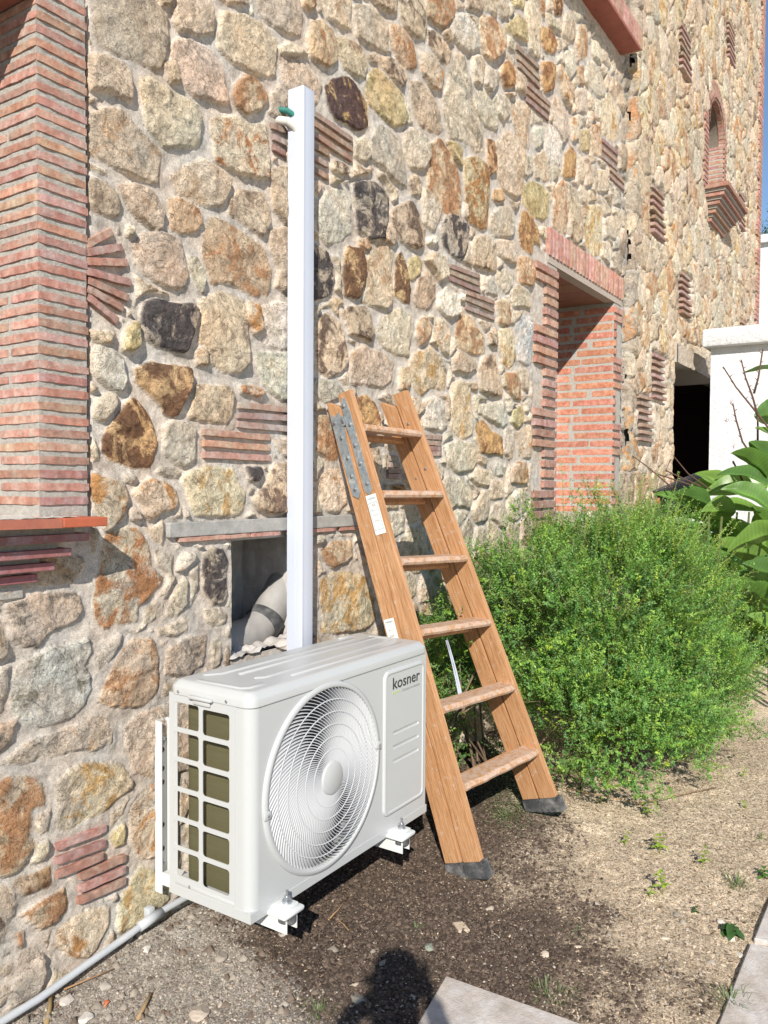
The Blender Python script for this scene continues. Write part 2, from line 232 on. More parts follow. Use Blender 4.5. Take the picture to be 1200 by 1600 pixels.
STONES = """
q -112,2345 78,2439 139,2407 127,2281 106,2247 66,2235 27,2234 -42,2229 -100,2230 -112,2251
p -140,2178 -113,2198 -32,2217 -11,2209 -3,2191 5,2126 -37,2117 -63,2120 -133,2096 -140,2138
p -145,2026 -94,2066 -27,2092 5,2078 111,2020 102,1927 76,1919 4,1923 -69,1933 -119,1929 -143,1954
t 95,2452 154,2477 136,2432 112,2425
t -129,1872 -75,1877 -44,1861 -36,1838 -39,1799 -70,1769 -120,1745 -130,1794
p -44,1882 20,1906 76,1893 119,1856 110,1799 87,1789 42,1804 -2,1822 -23,1850
c -18,1770 -2,1792 12,1778 -2,1751 -18,1753
y -30,1440 -19,1498 19,1531 30,1515 24,1461 2,1440
o -139,1475 -117,1507 -77,1506 -51,1489 -67,1452 -87,1449 -117,1457
w -137,1425 -107,1446 -46,1434 -20,1420 -15,1360 -36,1327 -72,1336 -108,1358 -128,1372
n 35,2194 77,2215 118,2214 177,2211 246,2206 262,2179 265,2096 239,2073 111,2035 85,2055 49,2073
p 154,2477 285,2542 315,2499 321,2443 240,2406 202,2396 178,2384 159,2399
p 345,2528 422,2555 541,2571 604,2548 596,2436 557,2414 495,2399 436,2399 386,2397 331,2412 335,2480
P 147,2339 171,2366 240,2390 311,2389 352,2368 379,2258 325,2236 285,2240 233,2224 189,2248 153,2260
t 124,2270 159,2295 177,2275 171,2238 141,2228
O 401,2330 444,2377 503,2387 557,2362 561,2338 526,2294 451,2253 415,2266 390,2291
r 304,2186 422,2239 481,2236 557,2264 569,2087 511,2068 466,2067 422,2056 387,2059 325,2063 314,2122 301,2146
P 510,2653 711,2752 746,2699 729,2621 652,2597 572,2596 518,2601
t 318,2553 465,2626 458,2595 386,2568
c 612,2536 661,2574 773,2578 695,2538 620,2519
p 612,2515 695,2536 773,2531 850,2507 832,2439 791,2409 712,2392 637,2426
O 732,2757 789,2786 807,2761 772,2725 737,2727
p 834,2813 1018,2904 1028,2856 1018,2817 1019,2782 949,2755 929,2763 872,2753
O 790,2709 844,2740 910,2726 930,2683 930,2615 883,2586 827,2576 777,2577 768,2638
t 939,2716 999,2743 1092,2750 1124,2728 1125,2643 1061,2623 980,2624 940,2659
p 1038,2885 1144,2930 1279,2921 1292,2864 1298,2816 1235,2794 1124,2776 1060,2771 1039,2820
O 1291,2932 1375,2965 1463,2934 1496,2856 1464,2816 1414,2802 1328,2816 1292,2870
K 1349,3068 1524,3155 1566,3054 1560,2985 1462,2954 1387,2971 1362,3004
t 1143,2966 1337,3062 1326,2980 1233,2961
O 1551,3168 1789,3285 1790,3194 1719,3105 1634,3079 1566,3081
t 1124,2734 1190,2774 1201,2730 1146,2719
K 1201,2761 1281,2796 1402,2796 1427,2768 1378,2709 1317,2723 1235,2732
D 864,2508 902,2557 1010,2608 1062,2599 1137,2557 1143,2468 1095,2438 1012,2414 952,2415 893,2434
y 1120,2593 1146,2676 1201,2721 1282,2708 1366,2691 1411,2598 1392,2559 1308,2528 1249,2538 1148,2555
t 1440,2767 1530,2804 1611,2782 1697,2719 1727,2667 1684,2630 1533,2604 1467,2646
o 1515,2911 1581,2947 1664,2942 1722,2911 1695,2826 1611,2810 1543,2836
K 1566,3034 1634,3059 1763,3055 1801,3036 1765,2964 1678,2962 1594,2979
t 1705,3084 1762,3125 1807,3103 1763,3062
q 1155,2417 1193,2486 1249,2513 1356,2507 1407,2427 1421,2320 1310,2312 1240,2340 1150,2342
q 1405,2544 1468,2580 1560,2566 1602,2519 1562,2434 1445,2407 1394,2475
q 1038,2382 1127,2420 1150,2354 1117,2319 1043,2330
K 899,2259 982,2292 1008,2247 963,2224 904,2226
O 1589,2460 1601,2560 1684,2617 1772,2598 1864,2549 1897,2457 1900,2304 1823,2290 1675,2320 1591,2365
y 1749,2625 1816,2649 1893,2639 1895,2559 1817,2570
t 1433,2363 1497,2397 1543,2371 1524,2318 1459,2302
p 140,1962 258,2053 325,2044 380,2032 380,1998 359,1945 311,1927 252,1912 177,1923
t 573,2124 654,2161 740,2151 740,1986 647,1964 589,1998
O 131,1900 177,1913 252,1898 265,1864 245,1835 182,1807 140,1814
t 380,1968 422,2011 534,2034 566,1981 574,1947 535,1887 496,1900 451,1909 380,1924
P 3,1741 42,1777 99,1796 176,1794 201,1730 210,1699 201,1651 152,1645 87,1650 41,1663 20,1693
O 271,1813 284,1864 304,1898 380,1899 481,1876 550,1852 578,1795 570,1710 504,1691 437,1703 380,1707 304,1691 278,1748
c 207,1755 245,1759 258,1738 278,1685 271,1650 245,1664 220,1697
t 566,1918 655,1958 741,1931 742,1765 639,1734 598,1742 614,1803 574,1873
k 41,1583 87,1601 158,1605 219,1617 248,1603 238,1545 200,1463 151,1466 121,1471 86,1470 46,1487 35,1542
t 251,1628 338,1676 423,1675 452,1671 467,1556 463,1464 423,1433 352,1430 291,1452 284,1499 255,1504 258,1572
o 459,1672 512,1667 535,1603 528,1576 489,1565 459,1606
w 527,1665 598,1694 656,1694 742,1682 743,1566 640,1535 543,1542 528,1566 551,1611
o 238,1469 277,1498 284,1441 245,1431
b 13,1394 69,1423 127,1423 213,1427 225,1400 206,1351 169,1277 139,1271 115,1278 97,1309 57,1332 18,1359
g 497,1509 743,1538 744,1376 649,1365 575,1382 528,1425
t 238,1373 284,1383 366,1387 416,1351 401,1305 373,1270 284,1269 213,1276 219,1319
r 430,1393 497,1406 551,1385 528,1370 437,1359
g 115,1241 151,1267 206,1261 244,1240 238,1149 187,1128 156,1146 120,1168
q 91,1117 108,1131 150,1132 187,1114 169,1102 120,1106
Y 187,1100 219,1119 284,1135 366,1132 409,1123 430,1082 460,1052 449,990 387,976 324,975 284,969 238,980 218,1014 193,1072
o 6,1053 34,1080 68,1094 126,1085 162,1062 171,1025 156,1001 108,998 67,974 44,995 33,1027
k 453,1134 521,1141 529,1109 498,1083 468,1093
K 490,1025 529,1062 592,1148 667,1155 745,1152 763,971 577,976 521,993
p 596,1234 658,1243 744,1230 745,1174 658,1177 608,1192
k 270,867 310,889 359,876 373,850 373,744 352,701 310,706 270,755
q 277,695 338,693 374,668 369,643 324,634 283,660
o -129,1100 -114,1109 -69,1093 -21,1080 -11,1045 -22,1001 -54,971 -85,951 -110,995 -125,1020
b -94,1199 -68,1234 -31,1293 1,1313 40,1286 74,1252 100,1190 85,1144 68,1121 17,1125 -21,1132 -68,1144 -94,1160
o -123,1256 -113,1307 -78,1323 -47,1322 -52,1291 -83,1246 -108,1248
c -134,1163 -124,1197 -106,1173 -104,1147 -124,1138
w -26,1102 1,1115 20,1098 6,1082 -16,1086
P -5,1005 17,1013 33,977 5,978
c 162,827 174,864 199,877 238,869 225,846 187,823
r -85,942 -38,962 22,955 61,904 72,844 113,808 95,782 55,745 27,731 21,691 -60,698 -86,690 -122,715 -121,779 -101,845 -100,896
T -366,783 -285,805 -180,798 -161,783 -156,749 -176,726 -218,711 -250,696 -286,669 -325,683 -354,700 -362,743
s -330,641 -273,655 -195,667 -132,674 -127,635 -147,600 -133,559 -128,528 -153,495 -206,465 -275,470 -327,486 -360,522 -355,583
c -112,619 -71,656 -29,671 -39,637 -66,602 -102,577
O -103,505 -56,592 -2,645 72,638 95,593 103,517 89,473 37,448 3,449 -40,463 -77,478 -108,494
c 95,662 149,673 212,679 205,642 161,634 101,647
q 131,704 162,780 199,805 202,719 168,687 137,694
T 118,523 125,597 211,621 290,614 270,524 205,497
p -386,404 -310,442 -211,446 -123,458 -77,447 -77,430 -62,404 -65,374 -124,370 -163,383 -221,382 -284,387 -323,384
p -22,403 37,430 130,436 250,410 250,213 94,230 2,266 -14,334
c -400,630 -367,640 -368,586 -380,534 -393,522 -408,556
T -401,504 -368,500 -348,503 -352,465 -369,446 -385,435 -402,420
q 304,582 331,593 352,575 345,510 310,507
O -402,359 -370,364 -311,351 -276,324 -272,270 -311,267 -316,204 -295,180 -334,127 -372,126 -404,139
t -295,176 -250,172 -255,145 -277,129 -304,135
Y -240,313 -197,334 -144,344 -41,306 8,242 2,226 -42,212 -99,192 -165,188 -203,176 -236,192 -235,270
o -4,169 19,189 59,217 154,212 153,-28 35,9 12,36 -4,87
y -63,126 -26,140 -21,66 -48,67 -74,117
b -351,110 -259,102 -244,66 -255,54 -330,61 -347,84
O -331,14 -300,24 -260,28 -214,33 -200,-6 -205,-34 -256,-49 -283,-49 -309,-20
o -233,-76 -214,-68 -156,-51 -80,-80 -80,-129 -101,-150 -117,-182 -147,-193 -205,-152 -238,-115
Y -49,-138 -43,-87 -5,-31 35,-10 141,-90 141,-152 34,-167 -43,-172
K -405,116 -364,99 -352,47 -369,-1 -386,-33 -406,-39
r -350,-26 -335,-29 -331,-71 -348,-62
p -340,-74 -301,-81 -270,-129 -266,-172 -284,-204 -315,-212 -375,-204 -370,-159 -345,-132
t -399,-128 -374,-141 -383,-184 -408,-194
g 826,2009 830,2089 886,2151 963,2181 1024,2163 1030,2034 985,1998 878,1951 840,1973
k 1039,2222 1151,2268 1241,2278 1288,2235 1265,2158 1243,2064 1164,2038 1067,2049 1056,2131
k 799,1929 831,1937 887,1922 926,1861 908,1776 869,1754 795,1737 750,1767 750,1878
b 985,1951 1005,1983 1089,1982 1111,1932 1101,1839 1080,1795 987,1792 976,1872
O 1067,2019 1131,2036 1164,2019 1143,1989 1067,1989
p 1164,2031 1243,2051 1332,2035 1315,1947 1305,1816 1258,1791 1156,1781 1101,1784 1122,1849 1132,1937
b 1344,2018 1381,2046 1425,1991 1465,1913 1453,1843 1390,1838 1322,1858
K 1300,2187 1360,2236 1472,2282 1525,2250 1580,2184 1574,2113 1514,2089 1387,2081 1313,2139
t 1254,2117 1301,2143 1350,2084 1314,2050 1255,2054
p 1538,2308 1564,2357 1674,2376 1732,2344 1705,2258 1649,2195 1566,2207
k 1706,2223 1777,2328 1852,2342 1964,2299 1949,2228 1888,2131 1811,2128 1736,2167
w 1594,2153 1663,2184 1692,2171 1650,2139 1595,2129
y 1438,2020 1502,2062 1548,2039 1529,1980 1464,1939 1438,1974
o 1568,2057 1650,2108 1766,2118 1805,2033 1695,1991 1652,2021
t 1478,1882 1530,1967 1596,2019 1666,2003 1668,1912 1599,1843 1492,1834
w 1682,1929 1769,1978 1876,1959 1893,1881 1786,1844 1683,1872
w 1876,1959 1922,1983 1923,1946 1876,1937
K 967,1729 1059,1769 1156,1769 1190,1694 1157,1638 1081,1652 1018,1648 997,1698
K 814,1633 842,1689 898,1710 967,1681 998,1603 999,1543 959,1496 890,1471 834,1487 824,1555
c 1202,1689 1270,1771 1390,1818 1480,1794 1480,1727 1443,1668 1443,1627 1344,1614 1248,1633
O 1506,1779 1572,1811 1628,1785 1615,1734 1534,1677 1507,1718
o 1655,1825 1771,1831 1810,1787 1789,1667 1730,1688 1671,1764
p 1019,1522 1029,1577 1124,1621 1260,1609 1338,1580 1321,1507 1250,1470 1159,1470 1030,1463
Y 1444,1587 1482,1639 1629,1695 1701,1662 1776,1578 1762,1512 1632,1513 1551,1470 1484,1491
t 1827,1658 1881,1709 2010,1689 2061,1650 1978,1613 1836,1607
O 1369,1518 1375,1565 1431,1579 1445,1513 1420,1477 1370,1476
w 1694,1676 1745,1654 1776,1593 1731,1609
q 834,1459 920,1468 979,1433 970,1408 872,1382 834,1390
R 1057,1417 1137,1430 1194,1391 1217,1330 1206,1300 1117,1292 1074,1320
O 825,1326 882,1342 941,1270 956,1169 893,1167 817,1200
o 845,1108 883,1132 962,1139 1003,1074 1014,1013 963,978 884,979 846,1027
k 1227,1433 1285,1451 1346,1437 1346,1385 1274,1405
K 1151,1225 1241,1229 1254,1087 1208,1081 1174,1150
o 1420,1437 1484,1457 1565,1436 1552,1394 1486,1375 1434,1398
w 1539,1352 1564,1450 1661,1480 1749,1453 1780,1353 1721,1324 1580,1323
n 1767,1265 1873,1292 2035,1285 2071,1201 2021,1153 1876,1139 1783,1185
q 1610,1188 1695,1190 1739,1141 1697,1090 1625,1132
q 1711,1075 1800,1120 1940,1106 1974,1030 1910,1000 1802,965 1727,1018
b 1302,1094 1400,1095 1438,1061 1326,1055
q 1280,957 1427,967 1428,885 1341,866 1280,892
O 857,846 934,871 1036,866 1047,803 975,778 915,768 876,792
Y 853,729 925,752 1037,749 1145,714 1202,625 1214,534 1125,508 927,525 859,535
q 1078,851 1165,859 1212,779 1122,767
Y 1811,1341 1822,1547 1931,1574 2012,1560 2014,1468 2043,1324 1920,1298
K 2078,1644 2145,1715 2270,1748 2309,1672 2350,1579 2351,1534 2239,1527 2097,1553
O 2357,1653 2544,1692 2588,1612 2590,1534 2467,1549 2368,1597
q 2565,1703 2670,1724 2693,1657 2673,1594 2609,1605
O 1979,1571 2079,1582 2080,1543 2013,1537
R 2067,1356 2084,1388 2144,1404 2243,1359 2375,1334 2378,1235 2246,1238 2121,1242
w 2099,1475 2390,1517 2431,1412 2374,1383 2261,1400 2083,1435
y 2469,1482 2591,1509 2614,1424 2553,1386 2471,1415
c 2393,1376 2512,1400 2516,1239 2457,1212 2396,1260
o 2533,1351 2594,1397 2744,1420 2859,1369 2861,1296 2728,1229 2578,1241
O 2478,1162 2558,1215 2685,1210 2689,1087 2480,1094
w 2266,1166 2340,1209 2437,1186 2400,1127 2286,1134
w 2632,1538 2685,1560 2688,1482 2644,1487
p 2005,1122 2071,1170 2212,1157 2214,1077 2090,1084
q 1800,1098 1924,1121 2040,1045 2009,968 1879,986
a 1910,2594 2005,2648 2158,2653 2205,2551 2165,2352 2097,2326 1980,2325 1946,2405
c 2217,2429 2289,2488 2421,2530 2481,2494 2484,2403 2406,2363 2238,2324 2201,2369
p 2256,2313 2485,2370 2546,2335 2508,2251 2429,2241 2295,2250
K 1998,2225 2047,2283 2166,2313 2257,2297 2278,2166 2206,2142 2017,2135
R 2533,2441 2602,2561 2731,2563 2823,2491 2825,2420 2716,2346 2566,2365
y 2557,2666 2682,2738 2859,2776 2966,2745 2958,2625 2866,2573 2731,2563 2601,2595
O 2528,2264 2568,2307 2694,2328 2741,2242 2699,2177 2551,2159
c 2279,2150 2372,2199 2490,2188 2471,2134 2394,2069 2298,2106
g 2154,2084 2206,2127 2280,2103 2282,2023 2174,2010
c 2452,2105 2531,2147 2678,2151 2703,2043 2596,2041 2474,2018
O 2282,2015 2395,2045 2436,1970 2399,1905 2303,1906
B 2537,1945 2619,2002 2815,2010 2863,1946 2857,1801 2691,1740 2543,1751 2519,1850
K 2178,1838 2267,1876 2295,1856 2288,1782 2197,1785
Y 2304,1866 2418,1909 2478,1868 2522,1757 2444,1684 2365,1712
O 1848,1778 1924,1909 2005,1886 2161,1811 2162,1733 2043,1709 1896,1719
b 2232,2559 2323,2587 2353,2531 2270,2499 2224,2509
O 3025,2799 3146,2892 3240,2826 3248,2610 3184,2565 3009,2557
t 3255,2907 3413,2897 3490,2752 3481,2631 3371,2569 3275,2607
Y 3534,2734 3587,2869 3830,2939 3868,2803 3845,2618 3690,2571 3539,2615
p 3962,2891 4130,2948 4206,2848 4138,2792 4001,2784
c 3841,2691 3969,2744 4073,2694 3977,2585 3861,2601
q 4110,2648 4319,2764 4592,2690 4403,2602 4183,2599
o 2822,2526 2890,2544 2893,2464 2834,2485
w 2738,2321 2805,2345 2874,2325 2806,2296 2739,2299
w 1776,3180 1912,3270 1992,3246 2077,3180 2011,3136 1931,3100 1822,3103 1777,3117
n 1766,2901 1823,3046 1916,3079 1990,2993 1992,2904 2120,2817 2122,2703 2055,2676 1972,2689 1786,2653 1725,2744 1724,2813
p 2244,2783 2391,2907 2510,2901 2563,2844 2538,2618 2479,2584 2305,2589 2266,2641
O 2058,3254 2090,3352 2211,3386 2340,3376 2325,3265 2199,3168 2111,3164
p 1988,3066 1995,3106 2078,3146 2113,3104 2081,3007 2014,2988
q 2115,3029 2147,3126 2272,3148 2273,3093 2185,3003
R 2291,3140 2308,3195 2372,3250 2451,3223 2443,3146 2329,3100
y 2340,3399 2492,3543 2573,3541 2618,3444 2456,3404
p 2615,3519 2592,3608 2652,3704 2759,3757 2797,3620 2813,3471 2748,3416 2640,3420
R 2811,3548 2808,3625 2923,3660 3044,3626 2974,3541 2858,3516
R 2804,3423 2929,3485 3001,3480 2993,3351 2865,3282 2818,3333
p 2460,3243 2560,3293 2624,3220 2585,3153 2503,3154
q 2008,2925 2098,3007 2186,2980 2277,2937 2261,2852 2137,2831 2034,2861
q 2212,2991 2274,3054 2406,3067 2418,3006 2334,2922 2259,2946
o 2436,3062 2544,3121 2670,3119 2676,2933 2655,2901 2490,2894
o 3025,3482 3097,3540 3227,3510 3284,3392 3233,3344 3129,3368
p 2960,3266 3054,3348 3209,3288 3239,3176 3139,3094 3012,3150
w 2872,3090 2988,3150 3139,3094 3118,2967 3020,2944 2876,2959
g 2716,3033 2849,3091 2852,2995 2763,2938
b 2155,2783 2235,2796 2248,2643 2186,2607 2158,2676
o 2732,2884 2853,2960 2948,2929 2999,2837 2859,2793
q 2555,2757 2573,2856 2699,2881 2724,2794 2618,2735
p 3115,3749 3186,3893 3332,3897 3336,3794 3219,3722 3116,3713
O 3351,3762 3386,3903 3540,3975 3548,3781 3436,3713
c 3170,3645 3298,3720 3357,3612 3253,3521 3172,3572
R 3145,2920 3192,3056 3294,3143 3377,3109 3355,2967 3197,2917
p 2227,3494 2355,3557 2376,3464 2283,3420
t 1926,3346 2088,3426 2073,3344 1927,3296
b 2940,3846 3145,3947 3112,3821 2990,3772
n 2873,3734 3065,3753 3091,3711 2922,3669
y 2411,3585 2590,3673 2571,3606 2451,3564
O 2770,3762 2871,3812 2852,3680 2795,3705
q 3549,3752 3666,3803 3856,3760 3893,3670 3736,3609 3585,3608
c 3616,3921 3784,3945 3789,3835 3635,3819
p 3800,3942 3977,3968 3981,3885 3819,3868
Y 3831,3605 3956,3727 4128,3698 4173,3497 4072,3429 3840,3421
O 3329,3619 3493,3709 3471,3562 3387,3538
o 3262,3289 3395,3358 3401,3205 3293,3167
y 3412,3267 3567,3343 3602,3205 3459,3166
p 3757,3145 3915,3195 3987,3069 3764,3002
O 3624,3384 3790,3465 3816,3247 3662,3215
t 3488,3137 3604,3166 3670,3025 3525,2960
p 3334,3488 3527,3585 3563,3441 3394,3367
q 3658,3980 3812,4009 3976,3989 3815,3959"""
TILES = """
-146,1695 -61,1754
-146,1676 -28,1720
-147,1654 -12,1681
-154,1630 1,1629
-137,1606 -7,1586
-140,1585 -26,1555
-140,1565 -44,1517
421,1331 694,1336
418,1298 703,1309
418,1270 703,1270
272,1237 570,1235
272,1203 570,1201
272,1169 574,1166
575,2265 648,2273
583,2231 648,2233
583,2197 648,2196
741,2391 1031,2378
741,2358 1031,2343
741,2320 1031,2304
742,2276 888,2277
742,2233 883,2235
742,2194 884,2192
2485,3367 2782,3386
2497,3323 2795,3331
2508,3287 2796,3288
2623,3235 2948,3247
2624,3193 2938,3211
2615,3152 2927,3163
3827,3364 4163,3384
3830,3312 4166,3330
3832,3261 4168,3276
3998,3232 4315,3234
4000,3184 4318,3190
1795,2080 2092,2094
1796,2052 2093,2059
1796,2023 2102,2026
1953,1993 2254,2001
1953,1963 2255,1961
1954,1922 2256,1921
1518,1288 1735,1296
1532,1268 1728,1267
1546,1241 1729,1245
1573,1218 1729,1224
1305,1189 1366,1191
1299,1163 1379,1164
1294,1140 1398,1138
1294,1117 1398,1115
-240,149 -88,145
-242,113 -91,104
-240,77 -99,72
-172,43 -25,40
-172,11 -25,6
-177,-19 -25,-26"""
# ---------------------------------------------------------------- the house: rubble walls as real relief
def vnoise(X, Z, sc, seed, octv=4, gain=.55):
    out = np.zeros_like(X); a = 1.; tot = 0
    for o in range(octv):
        T = np.random.RandomState(seed*31+o).rand(256, 256); x = X*sc+seed*3.7; z = Z*sc+seed*1.9
        ix = np.floor(x).astype(int); iz = np.floor(z).astype(int); fx = x-ix; fz = z-iz; fx = fx*fx*(3-2*fx); fz = fz*fz*(3-2*fz)
        i0, i1, j0, j1 = ix & 255, (ix+1) & 255, iz & 255, (iz+1) & 255
        out += a*((T[i0, j0]*(1-fx)+T[i1, j0]*fx)*(1-fz)+(T[i0, j1]*(1-fx)+T[i1, j1]*fx)*fz-.5); tot += a; a *= gain; sc *= 2.03
    return out/tot*2
CR = dict(  # stone kinds: main colour, second colour, share of the second
 p=((.50,.41,.32),(.43,.30,.18),.40), P=((.52,.41,.335),(.46,.34,.24),.36), t=((.46,.37,.27),(.30,.22,.15),.42), T=((.47,.37,.28),(.20,.17,.14),.45),
 c=((.50,.44,.35),(.42,.33,.22),.4), w=((.56,.52,.45),(.44,.40,.32),.4), q=((.45,.40,.32),(.36,.31,.24),.42), s=((.44,.43,.41),(.22,.20,.15),.40),
 n=((.46,.405,.31),(.30,.27,.20),.42), g=((.46,.44,.37),(.50,.47,.39),.45), y=((.50,.41,.22),(.38,.30,.13),.45), Y=((.52,.44,.30),(.47,.28,.09),.44),
 o=((.52,.43,.32),(.46,.22,.06),.44), O=((.48,.36,.24),(.38,.20,.09),.48), R=((.47,.28,.11),(.28,.13,.05),.46), r=((.50,.42,.32),(.38,.17,.06),.455),
 b=((.46,.29,.14),(.17,.085,.04),.505), k=((.38,.32,.26),(.075,.065,.065),.505), K=((.46,.36,.26),(.17,.115,.08),.46), D=((.42,.28,.10),(.09,.05,.045),.55),
 a=((.48,.40,.24),(.32,.16,.05),.5), B=((.40,.42,.45),(.55,.52,.47),.45))
def chaikin(P):
    Q = []
    for i in range(len(P)):
        a, b = P[i], P[(i+1) % len(P)]; Q += [a*.925+b*.075, a*.075+b*.925]
    return np.array(Q)
def rubble(name, xs, zs, polys, cell, y0, hole, seed, parent, avoid=(), lowrelief=None, tilt=None, gap=.015, kinds='pptccqqtpc', bare=None):
    nx, nz = len(xs), len(zs); X, Z = np.meshgrid(xs, zs, indexing='ij'); R = np.random.RandomState(seed)
    j1 = vnoise(X, Z, 16, seed+1, 4); j2 = vnoise(X, Z, 16, seed+2, 4)
    XJ = X+j1*.0085; ZJ = Z+j2*.0085
    SD = np.full((nx, nz), -1.) ; ID = np.full((nx, nz), -1, int); prm = []
    for code, P in polys:
        P = chaikin(P); lo, hi = P.min(0)-.06, P.max(0)+.06
        a, b = np.searchsorted(xs, [lo[0], hi[0]]); c, e = np.searchsorted(zs, [lo[1], hi[1]])
        i = len(prm); prm.append((code, P.mean(0), P.max(0)-P.min(0)))
        if b-a < 2 or e-c < 2: continue
        px, pz = XJ[a:b, c:e], ZJ[a:b, c:e]; dm = np.full(px.shape, 9.); ins = np.zeros(px.shape, bool)
        for k in range(len(P)):
            A, B = P[k], P[(k+1) % len(P)]; AB = B-A; L2 = AB@AB+1e-12
            t = np.clip(((px-A[0])*AB[0]+(pz-A[1])*AB[1])/L2, 0, 1)
            dm = np.minimum(dm, np.hypot(px-A[0]-t*AB[0], pz-A[1]-t*AB[1]))
            cnd = ((A[1] > pz) != (B[1] > pz)); 
            ins ^= cnd & (px < (B[0]-A[0])*(pz-A[1])/(B[1]-A[1]+1e-12)+A[0])
        s = np.where(ins, dm, -dm)+.003; sub = SD[a:b, c:e]; better = s > sub
        ID[a:b, c:e] = np.where(better & (s > -.03), i, ID[a:b, c:e]); SD[a:b, c:e] = np.maximum(sub, s)
    T = SD.copy()
    # other stones: relaxed cells on a jittered lattice, rounded where they meet
    cw, ch = cell; gi = np.floor(X/cw).astype(int); x0c = int(np.floor(xs[0]/cw))-3; z0c = int(np.floor(zs[0]/ch))-3
    NX, NZ = int((xs[-1]-xs[0])/cw)+8, int((zs[-1]-zs[0])/ch)+8
    SX = (np.arange(NX)[:, None]+x0c+.5+R.uniform(-.42, .42, (NX, NZ)))*cw
    SZ = (np.arange(NZ)[None, :]+z0c+.5+R.uniform(-.42, .42, (NX, NZ)))*ch
    WT = R.uniform(-1, 1, (NX, NZ))*cw*cw*.10
    hx = X+j1*.012+vnoise(X, Z, 4, seed+5, 2)*.02; hz = Z+j2*.012+vnoise(X, Z, 4, seed+6, 2)*.02
    ci = np.floor(hx/cw).astype(int)-x0c; cj = np.floor(hz/ch).astype(int)-z0c
    best = np.full(X.shape, 1e9); bi = np.zeros(X.shape, int); bj = np.zeros(X.shape, int)
    offs = [(a, b) for a in (-2, -1, 0, 1, 2) for b in (-2, -1, 0, 1, 2)]
    def wd(i, j):
        i = np.clip(i, 0, NX-1); j = np.clip(j, 0, NZ-1); return (hx-SX[i, j])**2+(hz-SZ[i, j])**2-WT[i, j], i, j
    for a, b in offs:
        dd, i, j = wd(ci+a, cj+b); q = dd < best; best = np.where(q, dd, best); bi = np.where(q, i, bi); bj = np.where(q, j, bj)
    acc = np.zeros(X.shape); kk = 260. if not polys else 130.
    for a, b in offs:
        dd, i, j = wd(ci+a, cj+b); same = (i == bi) & (j == bj)
        L = np.hypot(SX[i, j]-SX[bi, bj], SZ[i, j]-SZ[bi, bj])+1e-6
        acc += np.where(same, 0, np.exp(-kk*np.clip((dd-best)/(2*L), 0, 1)))
    sr = -np.log(np.maximum(acc, 1e-9))/kk-gap/2
    sr = np.minimum(sr, -T-.016)
    cid = bi*NZ+bj; mx = np.full(NX*NZ, -1.); np.maximum.at(mx, cid.ravel(), sr.ravel())
    okc = mx[cid] > (.016 if polys else .01)
    use = (sr > T) & okc & (sr > -.03)
    AV = np.full(X.shape, 9.)
    for a0, a1, b0, b1 in avoid: AV = np.minimum(AV, np.maximum(np.maximum(a0-XJ, XJ-a1), np.maximum(b0-ZJ, ZJ-b1))-.004)
    use = use & (sr < AV+.03); sr = np.minimum(sr, AV)
    base = len(prm); SD = np.minimum(SD, AV); ID = np.where(use, base+cid, ID); SD = np.where(use, sr, SD)
    for i in range(NX):
        for j in range(NZ): prm.append((kinds[R.randint(len(kinds))], (SX[i, j], SZ[i, j]), (cw, ch)))
    n = len(prm); cx = np.array([p[1][0] for p in prm]); cz = np.array([p[1][1] for p in prm]); sz = np.array([min(p[2]) for p in prm])
    c1 = np.array([CR[p[0]][0] for p in prm]); c2 = np.array([CR[p[0]][1] for p in prm]); am = np.array([CR[p[0]][2] for p in prm])
    val = R.uniform(.88, 1.12, (n, 1)); c1 = c1*val*(1+R.uniform(-.03, .03, (n, 3)))
    lum = c1.mean(1, keepdims=True); c1 = (c1*.80+lum*np.array((.222, .20, .165)))*1.34*np.array((1.0, .995, .97)); lum2 = c2.mean(1, keepdims=True); c2 = (c2*.80+lum2*np.array((.22, .198, .178)))*1.28; am = am+R.uniform(-.04, .03, n)
    H = R.uniform(.012, .025, n)
    if lowrelief is not None: H = H*lowrelief(cx, cz)
    if not polys: H = H*.8
    K = 4; G = R.uniform(-.13, .13, (n, K, 2)); O = R.uniform(-.001, .009, (n, K))
    I = np.maximum(ID, 0); dx = X-cx[I]; dz = Z-cz[I]; hh = np.full(X.shape, 9.)
    for k in range(K): hh = np.minimum(hh, H[I]+O[I, k]+G[I, k, 0]*dx+G[I, k, 1]*dz)
    hh = np.maximum(hh, .006)
    rough = vnoise(X+ID*.37, Z, 22, seed+9, 5, .6)
    ridg = 1-np.abs(vnoise(X, Z+ID*.21, 14, seed+10, 4, .55))*2
    hh = hh+rough*.007+ridg*.0035
    edge = .0055+.006*(vnoise(X, Z, 9, seed+12, 2)+.5)
    pr = np.clip(SD/edge, 0, 1); pr = 1-(1-pr)**2.2; on = (ID >= 0)
    mort = vnoise(X, Z, 5, seed+15, 3)*.005+vnoise(X, Z, 45, seed+16, 4, .65)*.0020+np.clip(1+SD/.03, 0, 1)*.004*(SD < 0)
    Hf = np.where(on & (SD > 0), mort*(1-pr)+hh*pr, mort)
    Y = y0-Hf
    if tilt is not None: Y = Y-tilt(X, Z)
    if bare is not None: Y = Y+bare(X, Z, SD)
    ca = np.zeros((nx, nz, 4), np.float32); cb = np.zeros((nx, nz, 4), np.float32)
    mk = np.clip(SD/.004, 0, 1)*on
    sm = np.array((.475, .43, .375)); mk3 = mk[..., None]
    mv = (1+.10*vnoise(X, Z, 3, seed+20, 3))[..., None]
    ca[..., :3] = sm*mv*(1-mk3)+c1[I]*mk3; ca[..., 3] = mk
    cb[..., :3] = np.array((.38, .345, .30))*(1-mk3)+c2[I]*mk3; cb[..., 3] = .40*(1-mk)+am[I]*mk
